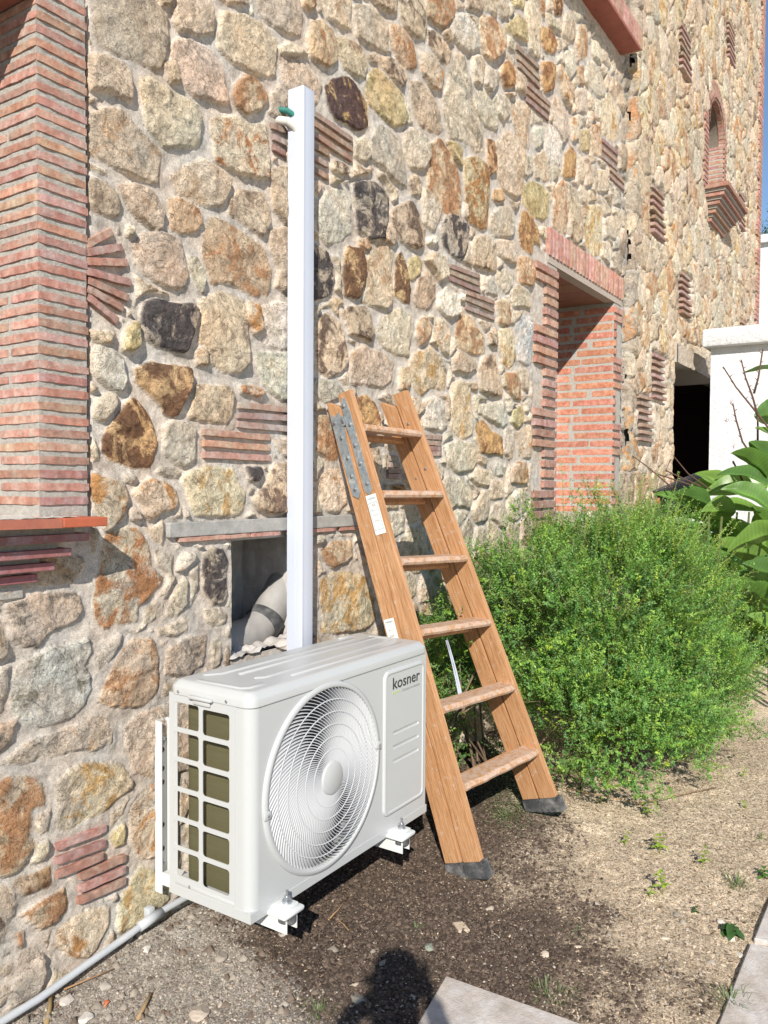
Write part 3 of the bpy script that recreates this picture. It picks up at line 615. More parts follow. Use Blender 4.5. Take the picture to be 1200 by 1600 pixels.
    wst = np.exp(-((X-4.34-.05*vnoise(X, Z, 2, 88, 2))/.15)**2)*np.clip(.75+vnoise(X, Z, 5, 87, 3)*1.2, 0, 1)*.75      # grey weather streak down the joint of the two walls
    ca[..., :3] = ca[..., :3]*(1-wst[..., None])+np.array((.20, .185, .165))*wst[..., None]
    if lowrelief is not None:      # cement smeared over the stones low down on the left
        sp = np.clip((vnoise(X, Z, 7, seed+30, 4)-.10+(1-lowrelief(X, Z))*.55)*2.5, 0, 1)*.6*(lowrelief(X, Z) < .8)
        ca[..., :3] = ca[..., :3]*(1-sp[..., None])+sm*1.05*sp[..., None]
    V = np.stack([X, Y, Z], -1).reshape(-1, 3)
    idx = np.arange(nx*nz).reshape(nx, nz); q = np.stack([idx[:-1, :-1], idx[1:, :-1], idx[1:, 1:], idx[:-1, 1:]], -1).reshape(-1, 4)
    mx_ = (X[:-1, :-1]+X[1:, 1:]).ravel()/2; mz_ = (Z[:-1, :-1]+Z[1:, 1:]).ravel()/2
    keep = ~hole(mx_, mz_); q = q[keep]
    me = bpy.data.meshes.new(name); me.vertices.add(len(V)); me.vertices.foreach_set('co', V.astype(np.float32).ravel())
    me.loops.add(q.size); me.loops.foreach_set('vertex_index', q.ravel().astype(np.int32)); me.polygons.add(len(q))
    me.polygons.foreach_set('loop_start', np.arange(0, q.size, 4, dtype=np.int32))
    me.update(calc_edges=True)
    for nm, arr in (('ca', ca), ('cb', cb)):
        a = me.attributes.new(nm, 'FLOAT_COLOR', 'POINT'); a.data.foreach_set('color', arr.ravel())
    return link(name, me, M['stone'], parent, True)
def relief_panel(mb, o, ux, uz, n, w_, h_, amp, step, seed, c=(1, 1, 1)):
    nx, nz = int(w_/step)+1, int(h_/step)+1; o, ux, uz, n = map(Vector, (o, ux, uz, n)); X, Z = np.meshgrid(np.linspace(0, w_, nx), np.linspace(0, h_, nz), indexing='ij')
    H = vnoise(X, Z, 30, seed, 4)*amp; b = len(mb.v); P = np.array(o)[None, None]+X[..., None]*np.array(ux)+Z[..., None]*np.array(uz)+H[..., None]*np.array(n)
    fs = [(i*nz+j, (i+1)*nz+j, (i+1)*nz+j+1, i*nz+j+1) for i in range(nx-1) for j in range(nz-1)]
    mb.add(P.reshape(-1, 3).tolist(), fs, c)
HX = (0.3, 0, GZ)
house = thing('stone_house', HX, 'stone house of rubble walls with thin red brick window surrounds', 'house')
polys = []
for ln in STONES.strip().split('\n'):
    t_ = ln.split(); polys.append((t_[0], np.array([[float(v) for v in p.split(',')] for p in t_[1:]])/1000))
polys = [(c, P) for c, P in polys if P[:, 0].mean() < 4.3]
def spac(a, b, f):
    o = [a]
    while o[-1] < b: o.append(o[-1]+f(o[-1]))
    return np.array(o)
xs = spac(-1.3, 4.36, lambda x: .0045 if -.3 < x < 1.4 else (.012 if x < -.3 else .0045+(x-1.4)*.0019)); zs = spac(-.40, 5.2, lambda z: .005 if z < 2.7 else .005+(z-2.7)*.003)
NI = (.395, .80, .52, .905)
def rects(L): return lambda x, z: np.any([(x > a) & (x < b) & (z > c) & (z < d_) for a, b, c, d_ in L], axis=0)
avoid = [(2.8, 4.27, 4.03, 4.27), (.12, 1.31, .90, .972), (2.74, 3.09, .8, 2.42), (4.12, 4.34, .8, 2.42), (2.92, 4.33, 2.32, 2.57), (-.2, -.138, .9, 2.6), (NI[0]-.004, NI[1]+.004, NI[2]-.03, NI[3])]
for r_ in [[float(v)/1000 for p in l_.split() for v in p.split(',')] for l_ in TILES.strip().split('\n')]: avoid.append((min(r_[0], r_[2])-.012, max(r_[0], r_[2])+.012, min(r_[1], r_[3])-.026, max(r_[1], r_[3])+.026))
main_holes = rects([(-9, -.150, .97, 2.33), NI, (3.0, 4.22, .92, 2.50), (-1.3, -.15, 2.3, 2.36)])
def lowrel(x, z): return np.clip(.50+np.clip((z-.75)/.25, 0, 1)*.5+np.clip((x-.9)/.3, 0, 1)*.5, .5, 1)
wall = rubble('stone_wall', xs, zs, polys, (.17, .15), 0., main_holes, 5, house, avoid, lowrel, bare=lambda X, Z, SD: np.clip((X-4.28)/.1, 0, 1)*.02*(SD < 0)+np.clip((-.127-X)/.010, 0, 1)*.03*(Z > .97)*(Z < 2.4))
# far wing of the house, standing 5 cm forward of the main wall, its joint open and ragged
WY = -.06
xw = spac(4.30, 9.42, lambda x: .012+(x-4.3)*.0015); zw = spac(-.4, 8.2, lambda z: .013)
ARX0, ARX1, ARS = 6.62, 7.25, 4.48
def wing_hole(x, z):
    cx, r = (ARX0+ARX1)/2, (ARX1-ARX0)/2+.06
    arch = ((x > ARX0-.06) & (x < ARX1+.06) & (z > 3.86) & (z < ARS)) | ((x-cx)**2+(z-ARS)**2 < r*r)
    ragged = x < 4.345+.022*np.sin(z*5.1)+.018*np.sin(z*13.7+1)+.008*np.sin(z*31)
    return arch | ((x > 5.55) & (x < 7.6) & (z < 2.26)) | ragged
WT_L = ((5.0, 3.35), (5.1, 2.1), (5.75, 4.9), (5.9, 2.9), (8.35, 4.3), (8.6, 2.95), (7.6, 5.8), (4.75, 1.75))
wing = rubble('wing_wall', xw, zw, [], (.165, .24), WY, wing_hole, 23, house, avoid=[(c_[0]-.22, c_[0]+.22, c_[1]-.36, c_[1]+.03) for c_ in WT_L], gap=.008, kinds='pptttccccooOttYYYtKqO',
    tilt=lambda X, Z: -np.clip((4.41-X)/.07, 0, 1)**1.4*.11, bare=lambda X, Z, SD: np.where(SD < 0, .025, 0))
mb = MB(); mb.box((4.30, .02, -.4), (9.4, .35, 1.0)); 
# solid body of the house behind the stone faces
def body(mb, x0, x1, z0, z1, y0=.03, y1=.45): mb.box((x0, y0, z0), (x1, y1, z1))
mb = MB()
for a in ((-1.3, -.16, -.5, .96), (-.16, .39, -.5, 5.2), (-1.3, -.16, 2.36, 5.2), (.39, .81, -.5, .51), (.39, .81, .915, 5.2), (.81, 3.0, -.5, 5.2), (3.0, 4.22, -.5, .90), (3.0, 4.22, 2.52, 5.2), (4.22, 5.53, -.5, 8.2), (5.53, 7.5, 2.30, 3.88), (7.5, 9.43, 2.3, 8.2), (5.53, 6.55, 3.88, 8.2), (7.32, 7.5, 3.88, 8.2), (6.55, 7.32, 4.86, 8.2)):
    body(mb, *a, y0=.035 if a[0] < 4.2 else .0)
mb.box((-1.3, .45, -.5), (5.5, .47, 8.2)); mb.box((5.5, .45, 2.3), (9.43, .47, 8.2))
mb.build('wall_core', M['plaster'], house)
mb = MB(); relief_panel(mb, (4.325, -.004, -.4), (1, 0, 0), (0, 0, 1), (0, -1, 0), .10, 8.4, .016, .02, 51); mb.build('joint_mortar', M['mortar'], house, True)
# brick quoin at the far end of the wing
def vary(c=1): 
    k = random.uniform(.82, 1.12)*c; return (k*random.uniform(.95, 1.05), k*random.uniform(.93, 1.08), k*random.uniform(.93, 1.1))
def bar(mb, A, B, th, dp, out, up, seg=8, jit=.0012, c=None, taper=True):
    # a rough brick: from A to B (front face centre line), height th along up, sunk dp behind the face along -out
    A, B, out, up = Vector(A), Vector(B), Vector(out), Vector(up); vs = []
    for i in range(seg+1):
        p = A.lerp(B, i/seg); e = min(i, seg-i); k = .93 if e == 0 else 1
        j = lambda: random.uniform(-jit, jit)
        t = up*(th/2*k+j()); b_ = -up*(th/2*k+j()); f = out*j()*.7
        rd = out*(-.0025 if e == 0 else 0)
        vs += [p+b_-out*dp, p+b_+rd-out*.002, p+b_*.92+f+rd, p+t*.92+f+rd, p+t+rd-out*.002, p+t-out*dp]
    fs = [(i*6+k, i*6+k+1, (i+1)*6+k+1, (i+1)*6+k) for i in range(seg) for k in range(5)] + [tuple(range(6)), tuple(seg*6+k for k in reversed(range(6)))]
    mb.add(vs, fs, c or vary())
mb = MB(); z = -.3
while z < 8: 
    k = .10 if int((z+1)/.17) % 2 else .0
    mb.box((9.20+k, WY-.03, z), (9.455, .3, z+.045), vary()); z += .056
mb.box((9.31, WY-.02, -.4), (9.45, .4, 8.2), (.8, .9, 1))
mb.build('quoin', M['brick'], house)
# decorative tile strips set in the joints
rows = [[float(v)/1000 for p in l_.split() for v in p.split(',')] for l_ in TILES.strip().split('\n')]
rows = [r_ for r_ in rows if r_[0] < 4.25]
grp = []
for r_ in rows:
    c_ = ((r_[0]+r_[2])/2, (r_[1]+r_[3])/2)
    for g_ in grp:
        if any(math.hypot(c_[0]-q[0], (c_[1]-q[1])) < .13 for q in g_[0]): g_[0].append(c_); g_[1].append(r_); break
    else: grp.append(([c_], [r_]))
for cs, rs in grp:
    mb = MB()
    fad = np.array((.74, .90, .93)) if cs[0][0] > .5 and cs[0][1] > 1.6 else (np.array((.8, 1.0, 1.05)) if cs[0][0] > .5 else np.array((.95, 1, 1)))
    for x0, z0, x1, z1 in rs:
        dv = Vector((x1-x0, 0, z1-z0)).normalized(); up = Vector((-dv.z, 0, dv.x))
        bar(mb, (x0, -.015, z0), (x1, -.015, z1), .0205 if cs[0][0] < 2.4 else .025, .05, (0, -1, 0), up, 10, .0010, tuple(np.array(vary())*fad))
    mb.build('tile_inlay', M['brick'], wall)
for cx_, cz_ in WT_L:
    mb = MB()
    for k in range(7): bar(mb, (cx_-.19+.06*(k > 3), WY-.020, cz_-k*.052), (cx_+.13+.06*(k > 3), WY-.020, cz_-k*.052), .026, .05, (0, -1, 0), (0, 0, 1), 5, .002, tuple(np.array(vary())*np.array((.78, .92, .94))))
    mb.build('tile_inlay', M['brick'], wing)
# ---- near window: brick pier, reveal, sill with stepped tiles
win = thing('x', HX, 'x', 'x'); bpy.data.objects.remove(win)
def part(name, parent): 
    o = bpy.data.objects.new(name, None); COL.objects.link(o); o.parent = parent; return o
def courses(mb, z0, z1, pitch, hgt, fn, jitter=.0015):
    z, i = z0, 0
    while z < z1: fn(mb, z+random.uniform(-jitter, jitter), i, hgt); z += pitch; i += 1
PX0, PX1, PY = -.287, -.143, -.018
def pier(mb, z, i, h):
    if z > 2.31: return
    sl = random.uniform(-.002, .002)
    bar(mb, (PX0+.004, PY, z), (PX1+random.uniform(-.004, .003), PY, z+sl), h, .03, (0, -1, 0), (0, 0, 1), 8, .0011, vary())
    cut = random.choice([.12, .17, .21]) if i % 2 else .27
    bar(mb, (PX0, PY+.003, z), (PX0, PY+cut, z+sl), h, .03, (-1, 0, 0), (0, 0, 1), 8, .0011, vary())
    bar(mb, (PX0, PY+cut+.012, z), (PX0, PY+.42, z+sl), h, .03, (-1, 0, 0), (0, 0, 1), 8, .0011, vary())
jamb = MB(); courses(jamb, 1.035, 2.32, .0338, .0205, pier)
mm = MB(); 
relief_panel(mm, (PX0+.003, PY+.004, .99), (1, 0, 0), (0, 0, 1), (0, -1, 0), .138, 1.34, .0025, .006, 3)
relief_panel(mm, (PX0+.004, PY+.45, .99), (0, -1, 0), (0, 0, 1), (-1, 0, 0), .445, 1.34, .0025, .006, 4)
mm.box((PX0+.008, PY+.012, .95), (PX1-.004, .44, 2.33)); mm.box((-1.3, PY+.012, 2.335), (PX1-.004, .44, 2.345))
nb = jamb.build('window_surround', M['brick'], house); nb['label'] = 'thin red brick pier with thick mortar joints at the left'; mm.build('mortar', M['mortar'], nb, True)
mb = MB()   # soldier course over the window and red lintel tiles
x = -1.3
while x < PX1-.02: bar(mb, (x+.01, PY-.002, 2.245+.10), (x+.01, PY-.002, 2.44), .021, .03, (0, -1, 0), (1, 0, 0), 6, .001, vary()); x += .0335
mb.build('soldier_course', M['brick'], nb)
mb = MB(); mb.box((-1.3, PY, 2.262), (PX0-.002, .44, 2.30)); mb.build('lintel', basic('red_lintel', (.36, .13, .08), .8), nb)
sill = MB()   # sill tiles and stepped corbels
sill.hexa([(-.505, -.13, .974), (-.30, -.13, .972), (-.30, .1, .972), (-.505, .1, .974), (-.505, -.13, .995), (-.30, -.13, .994), (-.30, .1, .994), (-.505, .1, .995)], (1.0, .95, .95))
sill.rbox((-.298, -.131, .972), (-.172, .0, .995), .0025, (1.15, .8, .6)); sill.rbox((-.298, .002, .972), (PX0+.001, .14, .995), .002, (1, 1, 1)); sill.rbox((-1.3, -.13, .973), (-.508, .1, .994), .002, (1, 1, 1))
so_ = sill.build('sill', basic('red_sill_tile', (.38, .135, .085), .6, var=.15, nscale=25, attr=True, bump=.0006, col2=(.5, .38, .33), c2pos=(.58, .75)), nb)
crb = MB()
for k, (xr, zt) in enumerate(((-.20, .955), (-.235, .918), (-.268, .884), (-.30, .856))):
    yy = -.095+.022*k; crb.rbox((-1.3, yy, zt-.020), (xr, .03, zt), .002, (.85+.05*k, .85, .9+.05*k))
crb.build('corbel_tile', basic('corbel_red', (.30, .13, .11), .8, var=.2, nscale=40, attr=True, bump=.001, col2=(.42, .33, .32), c2pos=(.5, .75)), so_)
cm = MB(); cm.box((-1.3, -.075, .953), (-.23, .03, .973)); cm.box((-1.3, -.053, .916), (-.262, .03, .937)); cm.box((-1.3, -.030, .882), (-.295, .03, .900)); cm.box((-1.3, -.012, .80), (-.33, .03, .866)); cm.build('corbel_mortar', M['mortar'], so_)
mb = MB(); relief_panel(mb, (-.62, -.10, .996), (1, 0, 0), (0, 1, 0), (0, 0, 1), .40, .20, .004, .006, 9, (1.5, 1.5, 1.5)); mb.build('mortar_smear', M['mortar'], so_, True)
mb = MB(); mb.box((-1.3, .38, .995), (PX0-.004, .40, 2.262)); mb.build('pane', basic('near_window_glass', (.03, .035, .04), .08, spec=.8), nb)
mb = MB(); mb.box((-.345, .33, .995), (PX0-.003, .379, 2.26)); mb.box((-1.3, .33, .995), (-.346, .379, 1.06)); mb.build('frame', M['white2'], nb)
# ---- niche with cement lintel
a, b_, c_, d_ = NI
mb = MB(); relief_panel(mb, (a+.001, .40, c_-.01), (0, -1, 0), (0, 0, 1), (1, 0, 0), .385, .40, .01, .012, 31); relief_panel(mb, (b_-.001, .01, c_-.01), (0, 1, 0), (0, 0, 1), (-1, 0, 0), .39, .40, .01, .012, 32)
relief_panel(mb, (a, .33, c_-.01), (1, 0, 0), (0, 0, 1), (0, -1, 0), .42, .42, .012, .012, 33, (1.1, 1.1, 1.1)); relief_panel(mb, (a-.01, -.012, c_+.005), (1, 0, 0), (0, 1, 0), (0, 0, 1), .44, .35, .03, .012, 34, (1.25, 1.2, 1.15))
mb.box((a, .0, .899), (b_, .4, .93))
ni = mb.build('niche', M['plaster'], house, True)
mb = MB(); mb.rbox((.128, -.019, .922), (1.30, .04, .966), .003); mb.build('lintel', M['cement'], ni)
mb = MB()
for x0, x1 in ((.17, .47), (.475, .62), (.66, .93), (.96, 1.28)): bar(mb, (x0, -.018, .914), (x1, -.018, .914), .013, .05, (0, -1, 0), (0, 0, 1), 12, .001, vary(.95))
mb.build('lintel_tile', M['brick'], ni)
# ---- tall window with brick reveal
W0, W1, WT_ = 3.08, 4.125, 2.355
br = MB(); mo = MB()
mo.box((2.92, -.012, .80), (3.078, .44, 2.41)); mo.box((4.127, -.012, .80), (4.29, .5, 2.41)); mo.box((2.935, -.010, 2.40), (4.30, .3, 2.56)); mo.box((2.93, -.017, 2.357), (4.285, .05, 2.402), (1.05, .95, .9))
def wcourse(mb, z, i, h):
    if z > 2.335: return
    g = (i // 4) % 2; xl = 2.76 if g == 0 else 2.90; xr = 4.17 if g else 4.30
    bar(mb, (xl, -.026, z), (W0-.002, -.026, z), h, .04, (0, -1, 0), (0, 0, 1), 5, .0015, vary(.95))
    bar(mb, (W1+.003, -.026, z), (xr, -.026, z), h, .04, (0, -1, 0), (0, 0, 1), 5, .0015, vary(.95))
    cuts = [.0, .17+.07*(i % 3), .44] if i % 2 else [.0, .30, .44]
    for k in range(len(cuts)-1): bar(mb, (W1, -.024+cuts[k]+(.01 if k else 0), z), (W1, -.024+cuts[k+1], z), h, .03, (-1, 0, 0), (0, 0, 1), 6, .0015, tuple(u*v for u, v in zip(vary(1.0), (1.06, .80, .70))))
    bar(mb, (W0, .43, z), (W0, -.02, z), h, .03, (1, 0, 0), (0, 0, 1), 4, .0015, vary())
courses(br, .86, 2.345, .058, .041, wcourse)
x = 2.95
while x < 4.30: bar(br, (x, -.028, 2.40), (x, -.028, 2.553), .041, .04, (0, -1, 0), (1, 0, 0), 5, .0015, vary()); x += .0555
tw = br.build('window', M['brick'], house); tw['label'] = 'tall window with red brick reveal and soldier course above the shrub'
mo.build('mortar', M['mortar'], tw)
mb = MB()
for k in range(5):
    for j in range(2): mb.rbox((W0+.005+k*.21, -.0+j*.22, 2.360), (W0+.21+k*.21, .215+j*.22, 2.373), .003, vary(.85))
mb.build('soffit_tile', basic('brown_tile', (.28, .13, .08), .8, attr=True), tw)
mb = MB(); mb.box((4.07, .40, .9), (4.123, .44, 2.36)); mb.box((W0, .40, .9), (W0+.05, .44, 2.36)); mb.box((W0+.05, .40, 2.30), (4.07, .44, 2.36)); mb.build('frame', M['white2'], tw)
mb = MB(); mb.box((W0+.05, .42, .9), (4.07, .43, 2.28)); mb.build('pane', basic('window_glass', (.03, .035, .04), .08, spec=.8), tw)
# ---- projecting red sill of the upper window
mb = MB(); mb.box((2.9, -.135, 4.085), (4.225, .03, 4.105), (.85, .62, .6))
us = mb.build('upper_sill', basic('sill_red', (.33, .14, .10), .8, var=.2, nscale=20, attr=True), house)
mb = MB(); x = 2.9
while x < 4.20: mb.rbox((x, -.134, 4.106), (x+.105, .03, 4.235), .003, tuple(v*1.0 for v in vary())); x += .107
mb.build('sill_tile', M['brick'], us)
# ---- arched window
br = MB(); mo = MB(); cxa, ra = (ARX0+ARX1)/2, (ARX1-ARX0)/2
z = 3.88; i = 0
while z < ARS:
    for x0, x1, sx in ((ARX0-.15-.03*(i % 2), ARX0, -1), (ARX1, ARX1+.15+.03*(i % 2), 1)): bar(br, (x0, WY-.022, z), (x1, WY-.022, z), .032, .05, (0, -1, 0), (0, 0, 1), 3, .002, vary(.9))
    bar(br, (ARX1, WY-.03, z), (ARX1, 1.6, z), .032, .03, (-1, 0, 0), (0, 0, 1), 5, .002, vary(.95)); z += .046; i += 1
for k in range(27):
    a = math.pi*(k+.5)/27; u = Vector((math.cos(a), 0, math.sin(a))); t = Vector((-u.z, 0, u.x)); c0 = Vector((cxa, WY-.022, ARS))
    bar(br, c0+u*ra, c0+u*(ra+.17), .036, .05, (0, -1, 0), t, 3, .002, vary(.9))
    p = Vector((cxa, WY-.03, ARS))+u*(ra+.02); q = p+Vector((0, 1.6, 0)); bar(br, p, q, .036, .02, -u, t, 4, .001, vary(.8))
mo.box((ARX0-.14, WY-.015, 3.86), (ARX0-.004, 1.6, ARS)); mo.box((ARX1+.004, WY-.015, 3.86), (ARX1+.14, 1.6, ARS))
P1 = [(math.cos(math.pi*k/24), math.sin(math.pi*k/24)) for k in range(25)]
ring = [(cxa+(ra+.006)*x, ARS+(ra+.006)*z) for x, z in P1]+[(cxa+(ra+.15)*x, ARS+(ra+.15)*z) for x, z in reversed(P1)]
mo.plate(ring, [], lambda u, v, w_: (u, WY-.02+w_, v), 1.65, (.5, .45, .4))  # arch lining darkened in colour to stand in for shade inside the recess
mo.box((ARX0-.1, 1.6, 3.85), (ARX1+.1, 1.65, 4.95), (.12, .10, .09))  # back panel near black: the recess shade is put into its colour
aw = br.build('arched_window', M['brick'], house); mo.build('mortar', M['mortar'], aw)
mb = MB()
for k in range(5): e = .045*k; mb.rbox((ARX0-.12+e, WY-.22+e, 3.90-.062*(k+1)), (ARX1+.22-e, WY+.05, 3.90-.062*k-.022), .003, vary(.8))
mb.build('sill', M['brick'], aw)
mb = MB()
for k in range(5): e = .045*k+.03; mb.box((ARX0-.12+e, WY-.22+e, 3.90-.062*(k+1)-.024), (ARX1+.22-e, WY+.05, 3.90-.062*(k+1)))
mb.build('sill_mortar', M['mortar'], aw)
# ---- doorway with weathered concrete lintel
mb = MB(); relief_panel(mb, (5.535, WY-.04, 2.12), (1, 0, 0), (0, 0, 1), (0, -1, 0), 1.6, .16, .012, .02, 41, (1.05, .95, .85)); mb.box((5.53, WY-.03, 2.122), (7.2, .35, 2.278))
dw = mb.build('doorway', M['mortar'], house, False)
mb = MB(); mb.box((5.50, 3.0, -.3), (9.43, 3.1, 2.3)); mb.box((5.50, -.03, -.3), (5.535, 3.0, 2.12)); mb.box((9.35, .30, -.3), (9.43, 3.0, 2.3)); mb.box((5.5, .40, 2.285), (9.43, 3.1, 2.4)); mb.build('dark_room', M['dark'], dw)  # near-black walls paint in the shade of the unlit doorway
mb = MB(); z = -.2
while z < 1.3:
    for k in range(4): mb.box((5.6+k*.4, 1.4, z), (5.99+k*.4, 1.5, z+.19), vary(.8))
    z += .2
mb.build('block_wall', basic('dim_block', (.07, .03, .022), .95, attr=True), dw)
# ---------------------------------------------------------------- outdoor unit
UX, UF, UB, ZT = .86, -.455, -.161, .522
unit = thing('outdoor_unit', (.43, -.3, -.03), 'white air conditioner outdoor unit with round fan grille on wall brackets', 'air conditioner')
FC, FR = (.306, .262), .250
mb = MB()
fr = lambda u, v, w_: (u, UF+w_, v)
mb.plate(rrect(.030, .0, UX-.006, ZT, .004, 2), [circ(*FC, FR+.004, 128)], fr, .0015)
# rounded corner post on the left, small one on the right
arc = [(.030-.030*math.sin(a), UF+.030-.030*math.cos(a)) for a in np.linspace(0, math.pi/2, 9)]
pts = arc+[(.0, UF+.05)]
vs = [(x, y, z) for z in (0, ZT) for x, y in pts]; n_ = len(pts); mb.add(vs, [(i, i+1, n_+i+1, n_+i) for i in range(n_-1)])
arc = [(UX-.006+.006*math.sin(a), UF+.006-.006*math.cos(a)) for a in np.linspace(0, math.pi/2, 5)]
pts = arc+[(UX, UB)]; n_ = len(pts); vs = [(x, y, z) for z in (0, ZT) for x, y in pts]; mb.add(vs, [(i, i+1, n_+i+1, n_+i) for i in range(n_-1)])
mb.box((.11, UB-.002, 0), (UX, UB, .02)); mb.box((.11, UB-.002, ZT-.03), (UX, UB, ZT)); mb.box((.62, UB-.002, .02), (UX-.002, UB, ZT-.03))
mb.box((0, UB-.03, 0), (.0015, UB, ZT)); mb.box((.0015, UB-.004, 0), (.02, UB, ZT))
body_ = mb.build('cabinet', M['white'], unit, 'auto')
# side guard with its two columns of six rounded openings
holes = []
for r_ in range(6):
    z0, z1 = .029+.080*r_, .029+.080*r_+.067
    for y0, y1, dz in ((-.272, -.180, .003), (-.382, -.288, -.002)): holes.append(rrect(y0-.001, z0+dz, y1+.001, z1+dz, .008, 3))
mb = MB(); mb.plate([(UF+.05, .0), (UB, .0), (UB, ZT), (UF+.05, ZT)], holes, lambda u, v, w_: (-.0012+w_, u, v), .0022)
mb.rbox((-.0035, -.40, .006), (0, -.185, .016), .0017)
mb.build('side_guard', M['white'], unit, 'auto')
# coil, curved from the side to the back
cp = [(.030, UF+.03), (.030, -.212)]+[(.057-.027*math.cos(a), -.212+.027*math.sin(a)) for a in np.linspace(.15, math.pi/2, 7)]+[(.60, -.185)]
mb = MB(); n_ = len(cp); off = []
for i, (x, y) in enumerate(cp):
    a, b_ = cp[max(i-1, 0)], cp[min(i+1, n_-1)]; tx, ty = b_[0]-a[0], b_[1]-a[1]; L = math.hypot(tx, ty); off.append((x+ty/L*.022, y-tx/L*.022))
vs = [(x, y, z) for z in (.012, ZT-.01) for x, y in cp+off]; k = n_*2
fs = [(i, i+1, k+i+1, k+i) for i in range(n_-1)]+[(n_+i+1, n_+i, k+n_+i, k+n_+i+1) for i in range(n_-1)]+[(0, k, k+n_, n_), (n_-1, 2*n_-1, k+2*n_-1, k+n_-1)]
mb.add(vs, fs); mb.build('coil', M['coil'], unit)
mb = MB(); mb.box((.004, UF+.034, .0), (UX-.002, UB-.003, .006)); mb.box((-.002, UF-.002, -.024), (UX+.001, UB, .001)); mb.box((.60, UF+.01, .006), (.61, UB-.01, ZT-.01)); mb.build('base_pan', M['white'], unit)
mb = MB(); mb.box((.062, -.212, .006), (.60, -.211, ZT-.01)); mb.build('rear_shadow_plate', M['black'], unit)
# lid with rolled edge and raised ribs
mb = MB(); lx0, lx1, ly0, ly1 = -.004, UX+.004, UF-.004, UB+.002
def ringz(ins, z, r): return [(x, y, z) for x, y in rrect(lx0+ins, ly0+ins, lx1-ins, ly1-ins, r, 6)]
R_ = [ringz(.0, ZT-.002, .03), ringz(0, ZT+.016, .03), ringz(.0015, ZT+.020, .029), ringz(.005, ZT+.0235, .027), ringz(.012, ZT+.031, .022), ringz(.017, ZT+.034, .02), ringz(.024, ZT+.035, .015)]
n_ = len(R_[0]); vs = sum(R_, []); fs = [(j*n_+i, j*n_+(i+1) % n_, (j+1)*n_+(i+1) % n_, (j+1)*n_+i) for j in range(len(R_)-1) for i in range(n_)]+[tuple((len(R_)-1)*n_+i for i in range(n_))]
mb.add(vs, fs); lid = mb.build('lid', M['white'], unit, 'auto')
mb = MB(); ZL = ZT+.0345
def rib(pts, wd=.014):
    P = [Vector((x, y, 0)) for x, y in pts]; prof = [(-wd/2-.003, 0), (-wd/2+.001, .0032), (0, .0042), (wd/2-.001, .0032), (wd/2+.003, 0)]; vs = []
    for i, p in enumerate(P):
        t = (P[min(i+1, len(P)-1)]-P[max(i-1, 0)]).normalized(); s_ = Vector((-t.y, t.x, 0)); e = .4 if i in (0, len(P)-1) else 1
        vs += [(p+s_*u*e+Vector((0, 0, ZL+h*(.2 if e < 1 else 1)))) for u, h in prof]
    mb.add(vs, [(i*5+k, i*5+k+1, i*5+k+6, i*5+k+5) for i in range(len(P)-1) for k in range(4)])
fl = -.405
rib([(.03, -.235), (.03, -.24), (.032, -.395), (.045, fl), (.10, fl), (.105, fl)])
rib([(.075, -.21), (.08, -.208), (.115, -.235), (.74, -.235), (.745, -.235)])
rib([(.14, -.28), (.145, -.28), (.80, -.28), (.805, -.28)])
rib([(.13, -.345), (.135, -.345), (.155, -.36), (.18, -.36), (.80, -.35), (.82, -.32), (.82, -.25), (.82, -.245)])
rib([(.21, -.405), (.215, -.405), (.78, -.405), (.785, -.405)])
rib([(.71, -.195), (.715, -.195), (.79, -.195), (.795, -.195)])
mb.build('lid_ribs', M['white'], lid, 'auto')
mb = MB(); mb.rbox((-.016, -.33, ZT-.004), (-.002, -.245, ZT+.006), .004); mb.rbox((-.008, -.318, ZT-.018), (-.002, -.257, ZT-.002), .002); mb.build('carry_grip', M['white'], lid, 'auto')
def screw(p, ax, r=.0045, name='screw', par=unit, c='screwm', hgt=.0025):
    mb = MB(); p = Vector(p); a = Vector(ax); mb.tube([p, p+a*hgt*.6, p+a*hgt], [r, r, r*.6], 10); return mb.build(name, M[c], par, False)
for p, ax in (((-.004, -.20, ZT+.006), (-1, 0, 0)), ((-.004, -.375, ZT+.006), (-1, 0, 0)), ((-.002, -.24, .012), (-1, 0, 0))): screw(p, ax)
# fan: shroud, dark cavity, blades, motor
mb = MB(); A = [2*math.pi*k/64 for k in range(64)]
def lathe(mb, prof, c=FC, n=96):
    vs = [(c[0]+r*math.cos(2*math.pi*k/n), y, c[1]+r*math.sin(2*math.pi*k/n)) for r, y in prof for k in range(n)]
    mb.add(vs, [(j*n+k, j*n+(k+1) % n, (j+1)*n+(k+1) % n, (j+1)*n+k) for j in range(len(prof)-1) for k in range(n)])
lathe(mb, [(FR+.006, UF), (FR+.001, UF+.004), (FR-.003, UF+.03), (FR-.003, UF+.10), (FR+.01, UF+.13)]); mb.build('shroud', M['fanm'] if False else basic('shroud_grey', (.22, .225, .23), .5), unit, True)
mb = MB()
for k in range(3):
    vs = []; nr, na = 8, 12
    for i in range(nr+1):
        r_ = .055+.185*i/nr; sw = 1.25+.45*i/nr
        for j in range(na+1):
            a = 2.1*k+.6+sw*j/na+.35*(i/nr)**2; vs.append((FC[0]+r_*math.cos(a), UF+.05+.075*j/na*(1-.3*i/nr), FC[1]+r_*math.sin(a)))
    mb.add(vs, [(i*(na+1)+j, i*(na+1)+j+1, (i+1)*(na+1)+j+1, (i+1)*(na+1)+j) for i in range(nr) for j in range(na)])
lathe(mb, [(.001, UF+.04), (.05, UF+.042), (.06, UF+.05), (.06, UF+.13)], n=32); mb.build('fan', M['fanm'], unit, True)
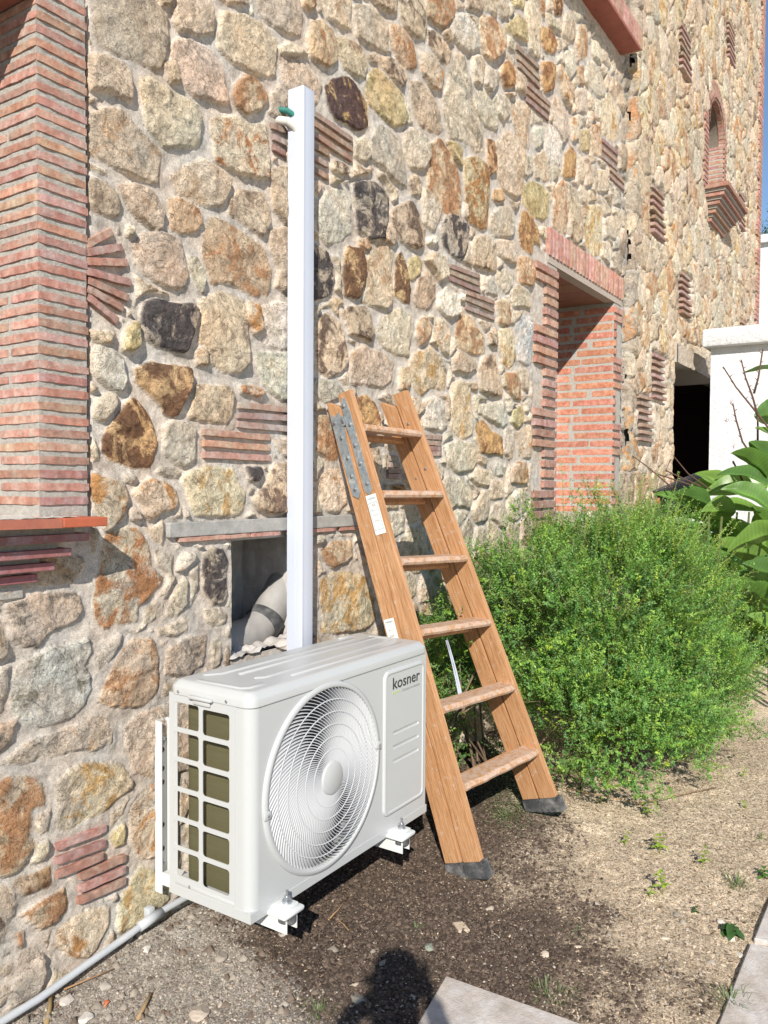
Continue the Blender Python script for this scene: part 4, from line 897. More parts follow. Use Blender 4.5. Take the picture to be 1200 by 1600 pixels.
# spiral grille
gr = MB(); nv = 96; r0_, r1_ = .046, FR-.002
def vane(a0, n=20):
    vs = []
    for i in range(n+1):
        t = i/n; r_ = r0_+(r1_-r0_)*t; a = a0+1.05*t**1.15; dome = -.016*(1-t**2.2)
        ca, sa = math.cos(a), math.sin(a); h = .0011
        tx, tz = -sa*h, ca*h
        yf = UF-.006+dome; yb = yf+.011
        x, z = FC[0]+r_*ca, FC[1]+r_*sa
        vs += [(x-tx, yf, z-tz), (x+tx, yf, z+tz), (x+tx*.8, yb, z+tz*.8), (x-tx*.8, yb, z-tz*.8)]
    return vs, [(i*4+k, i*4+(k+1) % 4, i*4+4+(k+1) % 4, i*4+4+k) for i in range(n) for k in range(4)]
for k in range(nv): gr.add(*vane(2*math.pi*k/nv))
fg = gr.build('fan_grille', M['grille'], unit, 'auto'); fg['label'] = 'round white grille of spiral vanes'
mb = MB()
for r_ in (.080, .114, .148, .182, .216):
    t = (r_-r0_)/(r1_-r0_); y = UF-.0075-.016*(1-t**2.2); lathe(mb, [(r_-.0012, y+.003), (r_-.0012, y+.0012), (r_+.0012, y+.0012), (r_+.0012, y+.003)])
mb.build('grille_rings', M['grille'], fg, 'auto')
mb = MB(); lathe(mb, [(FR-.003, UF+.006), (FR-.0025, UF-.007), (FR, UF-.009), (FR+.012, UF-.0075), (FR+.0145, UF-.003), (FR+.015, UF)], n=128)
gf = mb.build('grille_frame', M['white'], fg, True)
mb = MB(); lathe(mb, [(.0005, UF-.0275), (.042, UF-.0275), (.0455, UF-.0255), (.0475, UF-.020), (.0475, UF-.010)]); mb.build('hub_cap', M['white'], fg, 'auto')
for a in (math.radians(186), math.radians(5)):
    mb = MB(); c_ = (FC[0]+(FR+.004)*math.cos(a), UF-.009, FC[1]+(FR+.004)*math.sin(a)); mb.rbox((c_[0]-.014, UF-.0115, c_[2]-.011), (c_[0]+.012, UF-.006, c_[2]+.011), .003); mb.build('lug', M['white'], gf, 'auto'); screw((c_[0], UF-.0115, c_[2]), (0, -1, 0), .004, par=gf)
# service panel with raised rim and three pressed slots
mb = MB(); X0, X1, Z0, Z1 = .594, .838, .040, .500
def shell(outl, prof):   # prof: list of (inset, y)
    L = [[(x, UF+y, z) for x, z in rrect(X0+i, Z0+i, X1-i, Z1-i, max(.028-i, .004), 6)] for i, y in prof]; n_ = len(L[0]); vs = sum(L, [])
    mb.add(vs, [(j*n_+i, j*n_+(i+1) % n_, (j+1)*n_+(i+1) % n_, (j+1)*n_+i) for j in range(len(L)-1) for i in range(n_)]); return L[-1]
last = shell(0, [(0, 0), (.001, -.003), (.004, -.006), (.008, -.0075), (.012, -.0065), (.014, -.004)])
slots = [rrect(.646, z-.006, .802, z+.006, .0055, 5) for z in (.296, .251, .206)]
mb.plate([(x, z) for x, y, z in last], slots, lambda u, v, w_: (u, UF-.004+w_, v), .0005)
for z in (.296, .251, .206):
    L = [[(x, UF-.004+y, zz) for x, zz in rrect(.646+i, z-.006+i, .802-i, z+.006-i, .0055-i*.9, 5)] for i, y in ((0, 0), (.0015, .0025), (.0035, .003))]; n_ = len(L[0])
    mb.add(sum(L, []), [(j*n_+i, j*n_+(i+1) % n_, (j+1)*n_+(i+1) % n_, (j+1)*n_+i) for j in range(2) for i in range(n_)]+[tuple(2*n_+i for i in range(n_))])
panel = mb.build('service_panel', M['white'], unit, 'auto')
def text(s_, size, M4, mat, parent, name='lettering', ext=.0004, bold=0, spacing=1, shear=0, width=None):
    cu = bpy.data.curves.new('t', 'FONT'); cu.body = s_; cu.size = size; cu.extrude = ext; cu.offset = bold; cu.space_character = spacing; cu.shear = shear; cu.resolution_u = 3
    o = bpy.data.objects.new('t', cu); COL.objects.link(o); dg = bpy.context.evaluated_depsgraph_get(); me = bpy.data.meshes.new_from_object(o.evaluated_get(dg)); bpy.data.objects.remove(o)
    me.materials.clear(); 
    if width: sx = width/max(v.co.x for v in me.vertices); me.transform(Matrix.Diagonal((sx, 1, 1, 1)))
    me.transform(M4); return link(name, me, mat, parent)
FM = lambda x, z, y: Matrix(((1, 0, 0, x), (0, 0, -1, y), (0, 1, 0, z), (0, 0, 0, 1)))
text('kosner', .052, FM(.640, .437, UF-.0047), M['ink'], panel, 'logo', bold=.0004, width=.166)
text('Climatización eficiente', .0125, FM(.694, .420, UF-.0047), M['inkg'], panel, 'small_print', width=.112)
mb = MB()
for k in range(4): mb.tube([(.645+k*.012, UF-.0040, .4245), (.645+k*.012, UF-.0050, .4245)], .003, 8)
mb.build('green_dots', M['inkgr'], panel)
# feet on rubber pads
for x in (.10, .655):
    ft = MB(); ft.rbox((x-.040, UF-.062, -.028), (x+.040, UF+.02, -.014), .006); ft.rbox((x-.028, UF-.052, -.016), (x+.028, UF+.0, -.004), .005)
    f_ = ft.build('foot', M['brwhite'], unit, 'auto')
    b2 = MB(); b2.tube([(x+.005, UF-.030, -.004), (x+.005, UF-.030, .003)], .013, 16); b2.tube([(x+.005, UF-.030, .003), (x+.005, UF-.030, .012)], .0085, 6); b2.tube([(x+.005, UF-.030, .012), (x+.005, UF-.030, .028)], .0042, 10); b2.build('bolt', M['screwm'], f_, False)
    b2 = MB(); b2.tube([(x, UF-.034, -.047), (x, UF-.034, -.028)], .024, 18); b2.build('rubber_pad', M['rubber'], f_)
def bracket(x, lab):
    t = thing('wall_bracket', (x, 0, -.08), lab, 'bracket', 'white steel brackets under the outdoor unit')
    mb = MB(); T = .0025; z0, z1 = -.098, .400; yw, yf = -.012, -.040
    mb.box((x-.002, yw-T, z0), (x+.042, yw, z1)); mb.box((x-.002, yf, z0), (x-.002+T, yw-T, z1)); mb.box((x+.042-T, yf, z0+.03), (x+.042, yw-T, z1)); mb.build('wall_channel', M['brwhite'], t)
    mb = MB(); mb.box((x, -.505, -.037-T), (x+.042, yf, -.037+.001)); mb.box((x, -.505, -.072), (x+T, yf+.01, -.037-T)); mb.box((x+.042-T, -.505, -.072), (x+.042, yf+.01, -.037-T)); mb.build('arm', M['brwhite'], t)
    for z in (.31, .255, .215, .09, .02):
        mb = MB(); mb.tube([(x+.02, yw-T-.0005, z), (x+.02, yw-T-.004, z)], .008, 12); mb.build('bolt_hole', M['black'], t)
    for z in (.335, -.02): screw((x+.022, yw-T, z), (0, -1, 0), .008, 'bolt', t, hgt=.01)
bracket(.080, 'white steel wall bracket under the left end of the outdoor unit, with its upright channel')
bracket(.634, 'white steel wall bracket under the right end of the outdoor unit, by the ladder')
# ---------------------------------------------------------------- trunking and pipes
C0 = Vector(co.matrix_world.translation)
def atp(px, py, y): dv = fw*1272.94+rr*(px-600)-uu*(py-800); return C0+dv*((y-C0.y)/dv.y)
mb = MB(); dx0, dx1, dy0, dy1 = .645, .706, -.088, -.028
P = rrect(dx0, dy0, dx1, dy1, .003, 3); zt = 2.405
vs = [(x, y, z) for z in (.02, zt) for x, y in P]; n_ = len(P); mb.add(vs, [(i, (i+1) % n_, n_+(i+1) % n_, n_+i) for i in range(n_)]+[tuple(range(n_)), tuple(n_+i for i in range(n_))])
tr = mb.build('cable_trunking', M['white2'], None, 'auto'); tag(tr, 'tall white plastic trunking running up the stone wall behind the outdoor unit', 'trunking')
mb = MB(); mb.rbox((dx0-.0022, dy1-.030, .02), (dx0-.0002, dy1+.004, zt-.001), .0008); mb.rbox((dx0+.001, dy0-.0018, .02), (dx0+.010, dy0-.0002, zt-.001), .0007); mb.build('cover_lip', M['white2'], tr)
mb = MB(); mb.tube([(.60, .05, 2.303), (.615, .0, 2.299), (.630, -.035, 2.292), (.648, -.050, 2.277), (.670, -.058, 2.24), (.675, -.058, 2.10)], .0145, 16); o = mb.build('insulated_pipe', M['foam'], None, True); tag(o, 'white foam insulated pipe bending into the top of the trunking, below the green one', 'pipe')
mb = MB(); mb.tube([(.595, .05, 2.336), (.612, .0, 2.334), (.630, -.032, 2.328), (.652, -.046, 2.316), (.675, -.056, 2.28), (.68, -.058, 2.12)], .010, 14); o = mb.build('insulated_pipe', M['green'], None, True); tag(o, 'thin dark green pipe running over the white one beside the top of the trunking', 'pipe')
mb = MB(); mb.tube([(.30, .16, .535), (.56, .16, .535), (.66, .16, .545), (.735, .16, .58), (.79, .16, .64), (.98, .16, .88)], .062, 24)
o = mb.build('drain_pipe', M['pipeb'], None, True); tag(o, 'fat grey drain pipe rising inside the opening under the cement lintel', 'pipe')
mb = MB(); mb.tube([(.715, .16, .568), (.735, .16, .580), (.752, .16, .596)], .069, 24); mb.build('rubber_collar', M['rubber'], o, True)
pc = [(-1.0, -.045, -.25), (-.7, -.045, -.238)]+[tuple(atp(*q, -.042)) for q in ((0, 1598), (60, 1561), (130, 1511), (200, 1462), (240, 1431), (292, 1401))]+[(.45, -.045, -.165), (.7, -.045, -.175)]
mb = MB(); mb.tube(pc, .0098, 14); o = mb.build('conduit', M['pipeg'], None, True); tag(o, 'thin grey plastic conduit along the foot of the stone wall', 'conduit')
mb = MB(); mb.tube([atp(217, 1449, -.042), atp(252, 1424.5, -.042)], .0135, 16); mb.build('coupling', M['pipeg'], o, True)
mb = MB(); c_ = atp(236, 1430, -.03); mb.rbox((c_[0]-.012, -.035, c_[2]-.01), (c_[0]+.012, .0, c_[2]+.022), .004); mb.build('clip', M['pipeg'], o, 'auto')
# ---------------------------------------------------------------- ladder: two hinged frames folded together
C0 = Vector(co.matrix_world.translation)
def near(px, P):      # measured edge point: keep the model's distance, follow the measured edge
    f = 1272.94; dv = (fw*f + rr*(px[0]-600) - uu*(px[1]-800)).normalized(); P = Vector(P); return C0+dv*dv.dot(P-C0)
LB, LF, LBt, LFt = near((695, 1349.5), (.964, -.475, -.234)), near((750, 1347), (.938, -.616, -.193)), near((508, 625), (.858, -.021, 1.40)), near((545, 609), (.836, -.143, 1.43))
RB, RF, RBt, RFt = near((816.6, 1250), (1.453, -.542, -.154)), near((867, 1246.6), (1.428, -.683, -.114)), near((592, 625), (1.144, -.06, 1.405)), near((632, 610), (1.121, -.182, 1.434))
up_ = ((LFt-LF).normalized()+(RFt-RF).normalized()).normalized(); wv_ = ((RB+RF)/2-(LB+LF)/2); wv_ = (wv_-up_*wv_.dot(up_)).normalized(); dp_ = up_.cross(wv_).normalized()
if dp_.y < 0: dp_ = -dp_
LM = Matrix((wv_, dp_, up_)).transposed().to_4x4()
ladder = thing('ladder', ((LB+RF)/2)[:], 'folded wooden step ladder with steel hinges leaning on the stone wall', 'ladder')
def wood(name, pts8, parent=ladder, wear=.75, bev=.002, M0=LM):
    Mi = M0.inverted(); loc = sum((Vector(p) for p in pts8), Vector())/8; bm = bmesh.new(); vs = [bm.verts.new((Mi.to_3x3() @ (Vector(p)-loc))) for p in pts8]
    for f in ((3,2,1,0),(4,5,6,7),(0,1,5,4),(1,2,6,5),(2,3,7,6),(3,0,4,7)): bm.faces.new([vs[i] for i in f])
    bmesh.ops.recalc_face_normals(bm, faces=bm.faces[:]); bmesh.ops.bevel(bm, geom=bm.edges[:], offset=bev, segments=2, affect='EDGES')
    me = bpy.data.meshes.new(name); bm.to_mesh(me); bm.free(); a = me.attributes.new('vc', 'FLOAT_COLOR', 'POINT'); a.data.foreach_set('color', np.tile(np.array((wear, wear, wear, 1), np.float32), len(me.vertices)))
    me.materials.append(M['wood']); o = bpy.data.objects.new(name, me); COL.objects.link(o); o.parent = parent; mm_ = M0.copy(); mm_.translation = loc-wloc(parent); o.matrix_basis = mm_; return o
def stile(Bk, Fr, Bkt, Frt, t, k0, k1, topslant, s=1):   # board between fractions k0..k1 of the depth; thickness t along the rung direction
    b0, b1 = Bk.lerp(Fr, k0), Bk.lerp(Fr, k1); t0, t1 = Bkt.lerp(Frt, k0), Bkt.lerp(Frt, k1); th = wv_*t
    t0 = t0+up_*topslant[0]; t1 = t1+up_*topslant[1]
    return [b0, b0+th, b1+th, b1, t0, t0+th, t1+th, t1]
g_ = .028
for nm, Bk, Fr, Bkt, Frt, t in (('left', LB, LF, LBt, LFt, .026), ('right', RB, RF, RBt, RFt, .026)):
    wood('stile', stile(Bk, Fr, Bkt, Frt, t, 0, .5-g_, (-.012, -.05)), wear=.57)
    wood('stile', stile(Bk, Fr, Bkt, Frt, t, .5+g_, 1, (.0, .0)), wear=.57)
# rungs: flat treads with rounded noses on the front frame, twin treads on the rear frame
def rung(fL, fR, front=True, th=.026, wd=.076):
    A_ = LF.lerp(LFt, fL)+wv_*.026; B_ = RF.lerp(RFt, fR)
    out = Vector((0, -1, .0)); out = (out-wv_*out.dot(wv_)).normalized(); dn = wv_.cross(out).normalized()
    if dn.z > 0: dn = -dn
    if front: A1, B1 = A_+out*.014, B_+out*.014; k = wd
    else:
        A1 = LB.lerp(LBt, fL)+wv_*.026; B1 = RB.lerp(RBt, fR); A1, B1 = A1+out*.062+up_*.006, B1+out*.062+up_*.006; k = .055
    A1, B1 = A1+wv_*.001, B1-wv_*.001
    pr = [(k-.002, 0), (.012, 0), (.003, th*.25), (0, th*.55), (.004, th*.9), (.012, th), (k-.002, th), (k, th*.5)]; n = len(pr); vs = []; ns = 12
    for i in range(ns+1):
        p = A1.lerp(B1, i/ns); wq = .0025*math.sin(i*1.7)*(front)
        vs += [p-out*(a+ (wq if a < .02 else 0))+dn*b_ for a, b_ in pr]
    mb = MB(); mb.add(vs, [(i*n+k2, i*n+(k2+1) % n, (i+1)*n+(k2+1) % n, (i+1)*n+k2) for i in range(ns) for k2 in range(n)]+[tuple(range(n)), tuple(ns*n+q for q in reversed(range(n)))], (.43 if front else .55,)*3)
    o = mb.build('rung', M['wood'], ladder, 'auto'); return o
def frac(px, A_, B_):  # where along the measured edge a rung meets it
    return px
for pL, pR in ((.152, .121), (.314, .280), (.477, .441), (.629, .598), (.776, .755), (.923, .902)):
    rung(pL, pR); rung(pL, pR, False)
rd_ = (LF-LB).normalized()
for Bk, Fr, Bkt, Frt in ((LB, LF, LBt, LFt), (RB, RF, RBt, RFt)):    # rubber boots
    dd_ = -(Bkt-Bk).normalized(); o1 = rd_; th = wv_*.032; base = []
    for p in (Bk-o1*.004, Bk.lerp(Fr, .5)-o1*.0005): pass
    mb = MB()
    for k0, k1, L_ in ((-.03, .497, .050), (.503, 1.10, .056)):
        p0, p1 = Bk.lerp(Fr, k0)-wv_*.003, Bk.lerp(Fr, k1)-wv_*.003
        bm = bmesh.new(); pts8 = [p0+dd_*L_+up_*.0, p0+th+dd_*L_, p1+th*1.15+dd_*L_*1.1, p1+dd_*L_*1.08, p0-dd_*.0, p0+th, p1+th, p1+wv_*0]
        for v in pts8: bm.verts.new(v)
        bm.verts.ensure_lookup_table()
        for f in ((3,2,1,0),(4,5,6,7),(0,1,5,4),(1,2,6,5),(2,3,7,6),(3,0,4,7)): bm.faces.new([bm.verts[i] for i in f])
        bmesh.ops.bevel(bm, geom=bm.edges[:], offset=.0035, segments=2, affect='EDGES'); bmesh.ops.subdivide_edges(bm, edges=bm.edges[:], cuts=1)
        for v in bm.verts: v.co += Vector([random.uniform(-.0018, .0018) for _ in range(3)])
        bm.verts.index_update(); mb.add([v.co for v in bm.verts], [[v.index for v in f.verts] for f in bm.faces]); bm.free()
    mb.build('rubber_boot', M['rubber'], ladder, 'auto')
def onface(Bk, Fr, Bkt, Frt, k, t, out=0): return Bk.lerp(Fr, k).lerp(Bkt.lerp(Frt, k), t)-wv_*out
QL = (LB, LF, LBt, LFt)
LL = (LFt-LF).length
mb = MB()
def plateon(pts, th, outs=0): # list of (k,t)
    a = [onface(*QL, k, t, outs) for k, t in pts]; b2 = [onface(*QL, k, t, outs+th) for k, t in pts]; n = len(a)
    mb.add(a+b2, [tuple(reversed(range(n))), tuple(n+i for i in range(n))]+[(i, (i+1) % n, n+(i+1) % n, n+i) for i in range(n)])
plateon([(.12, .785), (.30, .775), (.40, .785), (.42, .905), (.47, .925), (.46, .955), (.36, .965), (.26, .955), (.12, .965), (.04, .955), (.05, .935)], .0025)
plateon([(.60, .785), (.72, .775), (.86, .785), (.84, .955), (.78, .985), (.66, .990), (.58, .975), (.55, .925), (.60, .90)], .0025, .0005)
c_ = onface(*QL, .49, .942, .0); mb.tube([c_, c_-wv_*.006], .017, 20)
hg = mb.build('hinge', M['hinge'], ladder)
for k, t in ((.15, .945), (.49, .942), (.27, .91), (.30, .865), (.27, .825), (.28, .797), (.66, .972), (.72, .93), (.70, .885), (.70, .845), (.76, .80)):
    c_ = onface(*QL, k, t, .003); rr_ = .009 if k == .49 else .0065; mb = MB(); mb.tube([c_, c_-wv_*.004, c_-wv_*.006], [rr_, rr_, rr_*.5], 12); mb.build('rivet', M['screwm'], hg, 'auto')
for k, t in ((.30, .915), (.72, .925), (.32, .80), (.74, .815)):
    c_ = onface(RB, RF, RBt, RFt, k, t, .0); mb = MB(); mb.tube([c_, c_-wv_*.004], [.006, .004], 10); mb.build('rivet', M['screwm'], ladder)
# stickers
def sticker(k0, k1, t0, t1, lines):
    mb = MB(); mb.c = []; P_ = [onface(*QL, k, t, o_) for o_ in (.0006, .0012) for k, t in ((k0, t0), (k1, t0), (k1, t1), (k0, t1))]; mb.hexa(P_[:4]+P_[4:]); st = mb.build('sticker', M['paper'], ladder)
    O_ = onface(*QL, k0, t1, .0016); ex = (onface(*QL, k1, t1, .0016)-O_); ey = (onface(*QL, k0, t0, .0016)-O_)
    for (u, v, wd, s_, mt) in lines:
        ux, uy = ex.normalized(), -ey.normalized(); Mx = Matrix((ux, uy, -wv_)).transposed().to_4x4(); Mx.translation = O_+ex*u+ey*v
        text(s_, abs(ey.length)*.1, Mx, M[mt], st, 'small_print', ext=.0001, width=ex.length*wd)
    return st
s1 = sticker(.56, .93, .69, .775, [(.1, .12, .8, 'valles', 'inkb'), (.25, .3, .5, 'UNE', 'inkg'), (.2, .42, .6, 'EN 131', 'inkg'), (.25, .54, .5, '150 kg', 'inkg'), (.25, .68, .5, 'max', 'inkg')])
s2 = sticker(.06, .40, .452, .515, [(.1, .13, .75, 'valles', 'ink'), (.25, .42, .45, 'EN 131', 'inkg'), (.25, .6, .4, '2 x 6', 'ink'), (.25, .75, .5, 'madera', 'inkg')])
mb = MB()
for a, b_ in (((.60, .70), (.60, .758)), ((.60, .758), (.89, .758)), ((.89, .758), (.89, .70)), ((.89, .70), (.60, .70))): mb.tube([onface(*QL, a[0], a[1], .0014), onface(*QL, b_[0], b_[1], .0014)], .0008, 4)
mb.build('printed_border', M['inkb'], s1)
# white strap between the fourth and fifth rungs
Q = lambda px, P: near(px, P)
p0 = onface(LB, RB, LBt, RBt, .38, .42)+Vector((0, -.06, 0)); a = near((698, 1000), p0); b_ = near((722, 1092), p0-Vector((0, 0, .2))); mb = MB()
for off, w2 in ((0, .006), (-.012, .005)):
    vs = []
    for i in range(9):
        t = i/8; p = a.lerp(b_, t)+wv_*(off*t)+Vector((0, -.004*math.sin(t*3.1), 0)); vs += [p-wv_*w2, p+wv_*w2, p+wv_*w2+dp_*.0015, p-wv_*w2+dp_*.0015]
    mb.add(vs, [(i*4+k, i*4+(k+1) % 4, i*4+4+(k+1) % 4, i*4+4+k) for i in range(8) for k in range(4)])
mb.build('strap', M['white2'], ladder)
# ---------------------------------------------------------------- ground
def gz(x, y):
    x, y = np.asarray(x, float), np.asarray(y, float)
    h = -.192+.0*x
    h = h+np.clip(x-.2, -1.4, 0)*.06
    k_ = np.clip(-y/.5, 0, 1); h = h-.072*k_*k_*(3-2*k_)          # slopes down from the foot of the wall
    h = h+.075*np.exp(-((x-1.6)**2+(y+.45)**2)/.10)             # heaped earth by the right foot of the ladder
    for P_ in SLABS: h = np.where(inp(x, y, P_), np.minimum(h, SZ-.02), h)
    return h
SLABS = []; SZ = -.246
def gzn(x, y): return gz(x, y)+vnoise(np.asarray(x, float), np.asarray(y, float), 3.1, 60, 3)*.016*np.clip(1-np.abs(x)/6, 0, 1)+vnoise(np.asarray(x, float), np.asarray(y, float), 22, 61, 4, .6)*.009*np.clip(1.4-np.abs(x-.5)/3, 0, 1)
def G(px, py, z=None):
    dv = fw*1272.94+rr*(px-600)-uu*(py-800); zz = -.24
    for _ in range(6): p = C0+dv*((zz-C0.z)/dv.z); zz = float(gz(p.x, p.y)) if z is None else z
    return p.x, p.y
def V2(p): return np.array(p)
SZ = -.246
c1, l1, r1 = V2(G(697, 1524, SZ)), V2(G(652, 1600, SZ)), V2(G(900, 1596, SZ)); ul, ur = nrm2 = ((l1-c1)/np.linalg.norm(l1-c1), (r1-c1)/np.linalg.norm(r1-c1))
SL1 = [c1, c1+ur*.75, c1+ur*.75+ul*.75, c1+ul*.75]
c2, d2_, e2_ = V2(G(1172, 1473, SZ)), V2(G(1122, 1600, SZ)), V2(G(1200, 1479, SZ)); ul, ur = (d2_-c2)/np.linalg.norm(d2_-c2), (e2_-c2)/np.linalg.norm(e2_-c2)
SL2 = [c2, c2+ur*.5, c2+ur*.5+ul*.8, c2+ul*.8]; c3 = V2(G(1178, 1467, SZ)); u3 = V2(G(1200, 1412, SZ))-c3; u3 = u3/np.linalg.norm(u3)
SL3 = [c3, c3+u3*.7, c3+u3*.7+ur*.5, c3+ur*.5]
def inp(x, y, P):
    ok = None; a = np.zeros(np.shape(x)); ctr = sum(P)/4
    for i in range(4):
        A, B = P[i], P[(i+1) % 4]; n_ = np.array([-(B-A)[1], (B-A)[0]]); n_ = n_*np.sign(n_@(ctr-A)); c = ((x-A[0])*n_[0]+(y-A[1])*n_[1]) > 0; ok = c if ok is None else ok & c
    return ok
SLABS = [SL1, SL2, SL3]
gx = np.concatenate([-spac(1.2, 60, lambda v: .01+(v-1.2)*.25)[::-1], spac(-1.19, 3.2, lambda v: .008 if v < 1.8 else .008+(v-1.8)*.02), spac(3.25, 120, lambda v: .04+(v-3.2)*.25)])
gy = np.concatenate([-spac(1.75, 60, lambda v: .01+(v-1.75)*.25)[::-1], spac(-1.74, .2, lambda v: .008), np.array([.5, 2, 6, 15, 40, 100.])])
X, Y = np.meshgrid(gx, gy, indexing='ij'); Z = gzn(X, Y)
me = bpy.data.meshes.new('soil_ground'); nx, ny = X.shape; V = np.stack([X, Y, Z], -1).reshape(-1, 3); idx = np.arange(nx*ny).reshape(nx, ny); q = np.stack([idx[:-1, :-1], idx[1:, :-1], idx[1:, 1:], idx[:-1, 1:]], -1).reshape(-1, 4)
me.vertices.add(len(V)); me.vertices.foreach_set('co', V.astype(np.float32).ravel()); me.loops.add(q.size); me.loops.foreach_set('vertex_index', q.ravel().astype(np.int32)); me.polygons.add(len(q)); me.polygons.foreach_set('loop_start', np.arange(0, q.size, 4, dtype=np.int32)); me.update(calc_edges=True)
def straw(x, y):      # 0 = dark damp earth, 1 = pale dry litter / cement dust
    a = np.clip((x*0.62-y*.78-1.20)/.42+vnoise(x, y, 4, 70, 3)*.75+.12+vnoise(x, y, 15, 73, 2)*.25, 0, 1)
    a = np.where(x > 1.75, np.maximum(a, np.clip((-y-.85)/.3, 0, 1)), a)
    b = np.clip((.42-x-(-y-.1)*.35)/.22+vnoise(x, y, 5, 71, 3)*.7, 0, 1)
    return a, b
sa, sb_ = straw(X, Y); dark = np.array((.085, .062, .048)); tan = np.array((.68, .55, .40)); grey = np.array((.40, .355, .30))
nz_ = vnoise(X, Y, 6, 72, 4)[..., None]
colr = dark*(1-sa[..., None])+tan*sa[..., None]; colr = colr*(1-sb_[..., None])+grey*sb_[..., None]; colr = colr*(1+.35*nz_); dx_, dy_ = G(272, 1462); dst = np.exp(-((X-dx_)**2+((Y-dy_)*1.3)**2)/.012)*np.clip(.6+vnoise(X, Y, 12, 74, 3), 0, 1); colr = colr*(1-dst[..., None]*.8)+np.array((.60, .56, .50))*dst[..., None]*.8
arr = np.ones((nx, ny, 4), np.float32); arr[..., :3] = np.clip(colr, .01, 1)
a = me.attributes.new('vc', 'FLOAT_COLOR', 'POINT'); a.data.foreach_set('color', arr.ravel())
def soil_mat():
    m, n, l, b = newmat('earth'); P = N(n, 'NewGeometry').outputs['Position']; at = N(n, 'Attribute', attribute_name='vc')
    n1 = N(n, 'TexNoise', Scale=55.0, Detail=8.0, Roughness=.75); l.new(P, n1.inputs['Vector']); r1 = ramp(n, [(.3, .5), (.5, 1.0), (.7, 1.7)]); l.new(n1.outputs[0], r1.inputs[0]); c = mul(n, l, at.outputs[0], r1.outputs[0])
    v = N(n, 'TexVoronoi', Scale=190.0, Randomness=1.0); l.new(P, v.inputs['Vector']); se = N(n, 'SeparateColor'); l.new(v.outputs['Color'], se.inputs[0]); r2 = ramp(n, [(.84, 0.0), (.88, .6)]); l.new(se.outputs[0], r2.inputs[0])
    c = mul(n, l, c, (.34, .28, .21), r2.outputs[0], 'MIX'); n3 = N(n, 'TexNoise', Scale=240.0, Detail=3.0); l.new(P, n3.inputs['Vector']); r3 = ramp(n, [(.35, .6), (.65, 1.4)]); l.new(n3.outputs[0], r3.inputs[0]); c = mul(n, l, c, r3.outputs[0])
    l.new(c, b.inputs['Base Color']); b.inputs['Roughness'].default_value = 1; b.inputs['Specular IOR Level'].default_value = .1
    bp = N(n, 'Bump', Distance=.02, Strength=.9); l.new(n1.outputs[0], bp.inputs['Height']); l.new(bp.outputs[0], b.inputs['Normal']); return m
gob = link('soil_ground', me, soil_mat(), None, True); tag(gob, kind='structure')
# slabs
def slab(pts, lab, th=.035, zt=None):
    z = GZ+.006 if zt is None else zt; bm = bmesh.new(); vs = [bm.verts.new((x, y, z)) for x, y in pts]; f = bm.faces.new(vs)
    if f.normal.z < 0 or True: bmesh.ops.recalc_face_normals(bm, faces=bm.faces[:])
    r_ = bmesh.ops.extrude_face_region(bm, geom=[f]); 
    for v in r_['geom']:
        if isinstance(v, bmesh.types.BMVert): v.co.z -= th
    bmesh.ops.recalc_face_normals(bm, faces=bm.faces[:]); bmesh.ops.bevel(bm, geom=[e for e in bm.edges], offset=.003, segments=2, affect='EDGES')
    me = bpy.data.meshes.new('paving_slab'); bm.to_mesh(me); bm.free(); a = me.attributes.new('vc', 'FLOAT_COLOR', 'POINT'); a.data.foreach_set('color', np.ones(len(me.vertices)*4, np.float32))
    o = link('paving_slab', me, M['slab'], None); tag(o, lab, 'paving slab', 'pale paving slabs set in the earth'); return o
slab(SL1, 'pale paving slab at the bottom middle, its corner pointing at the small broken tile', zt=SZ)
slab(SL2, 'lower of the two pale slabs at the right edge, nearest the camera', zt=SZ)
slab(SL3, 'upper of the two pale slabs at the right edge, beyond the joint', zt=SZ+.002)
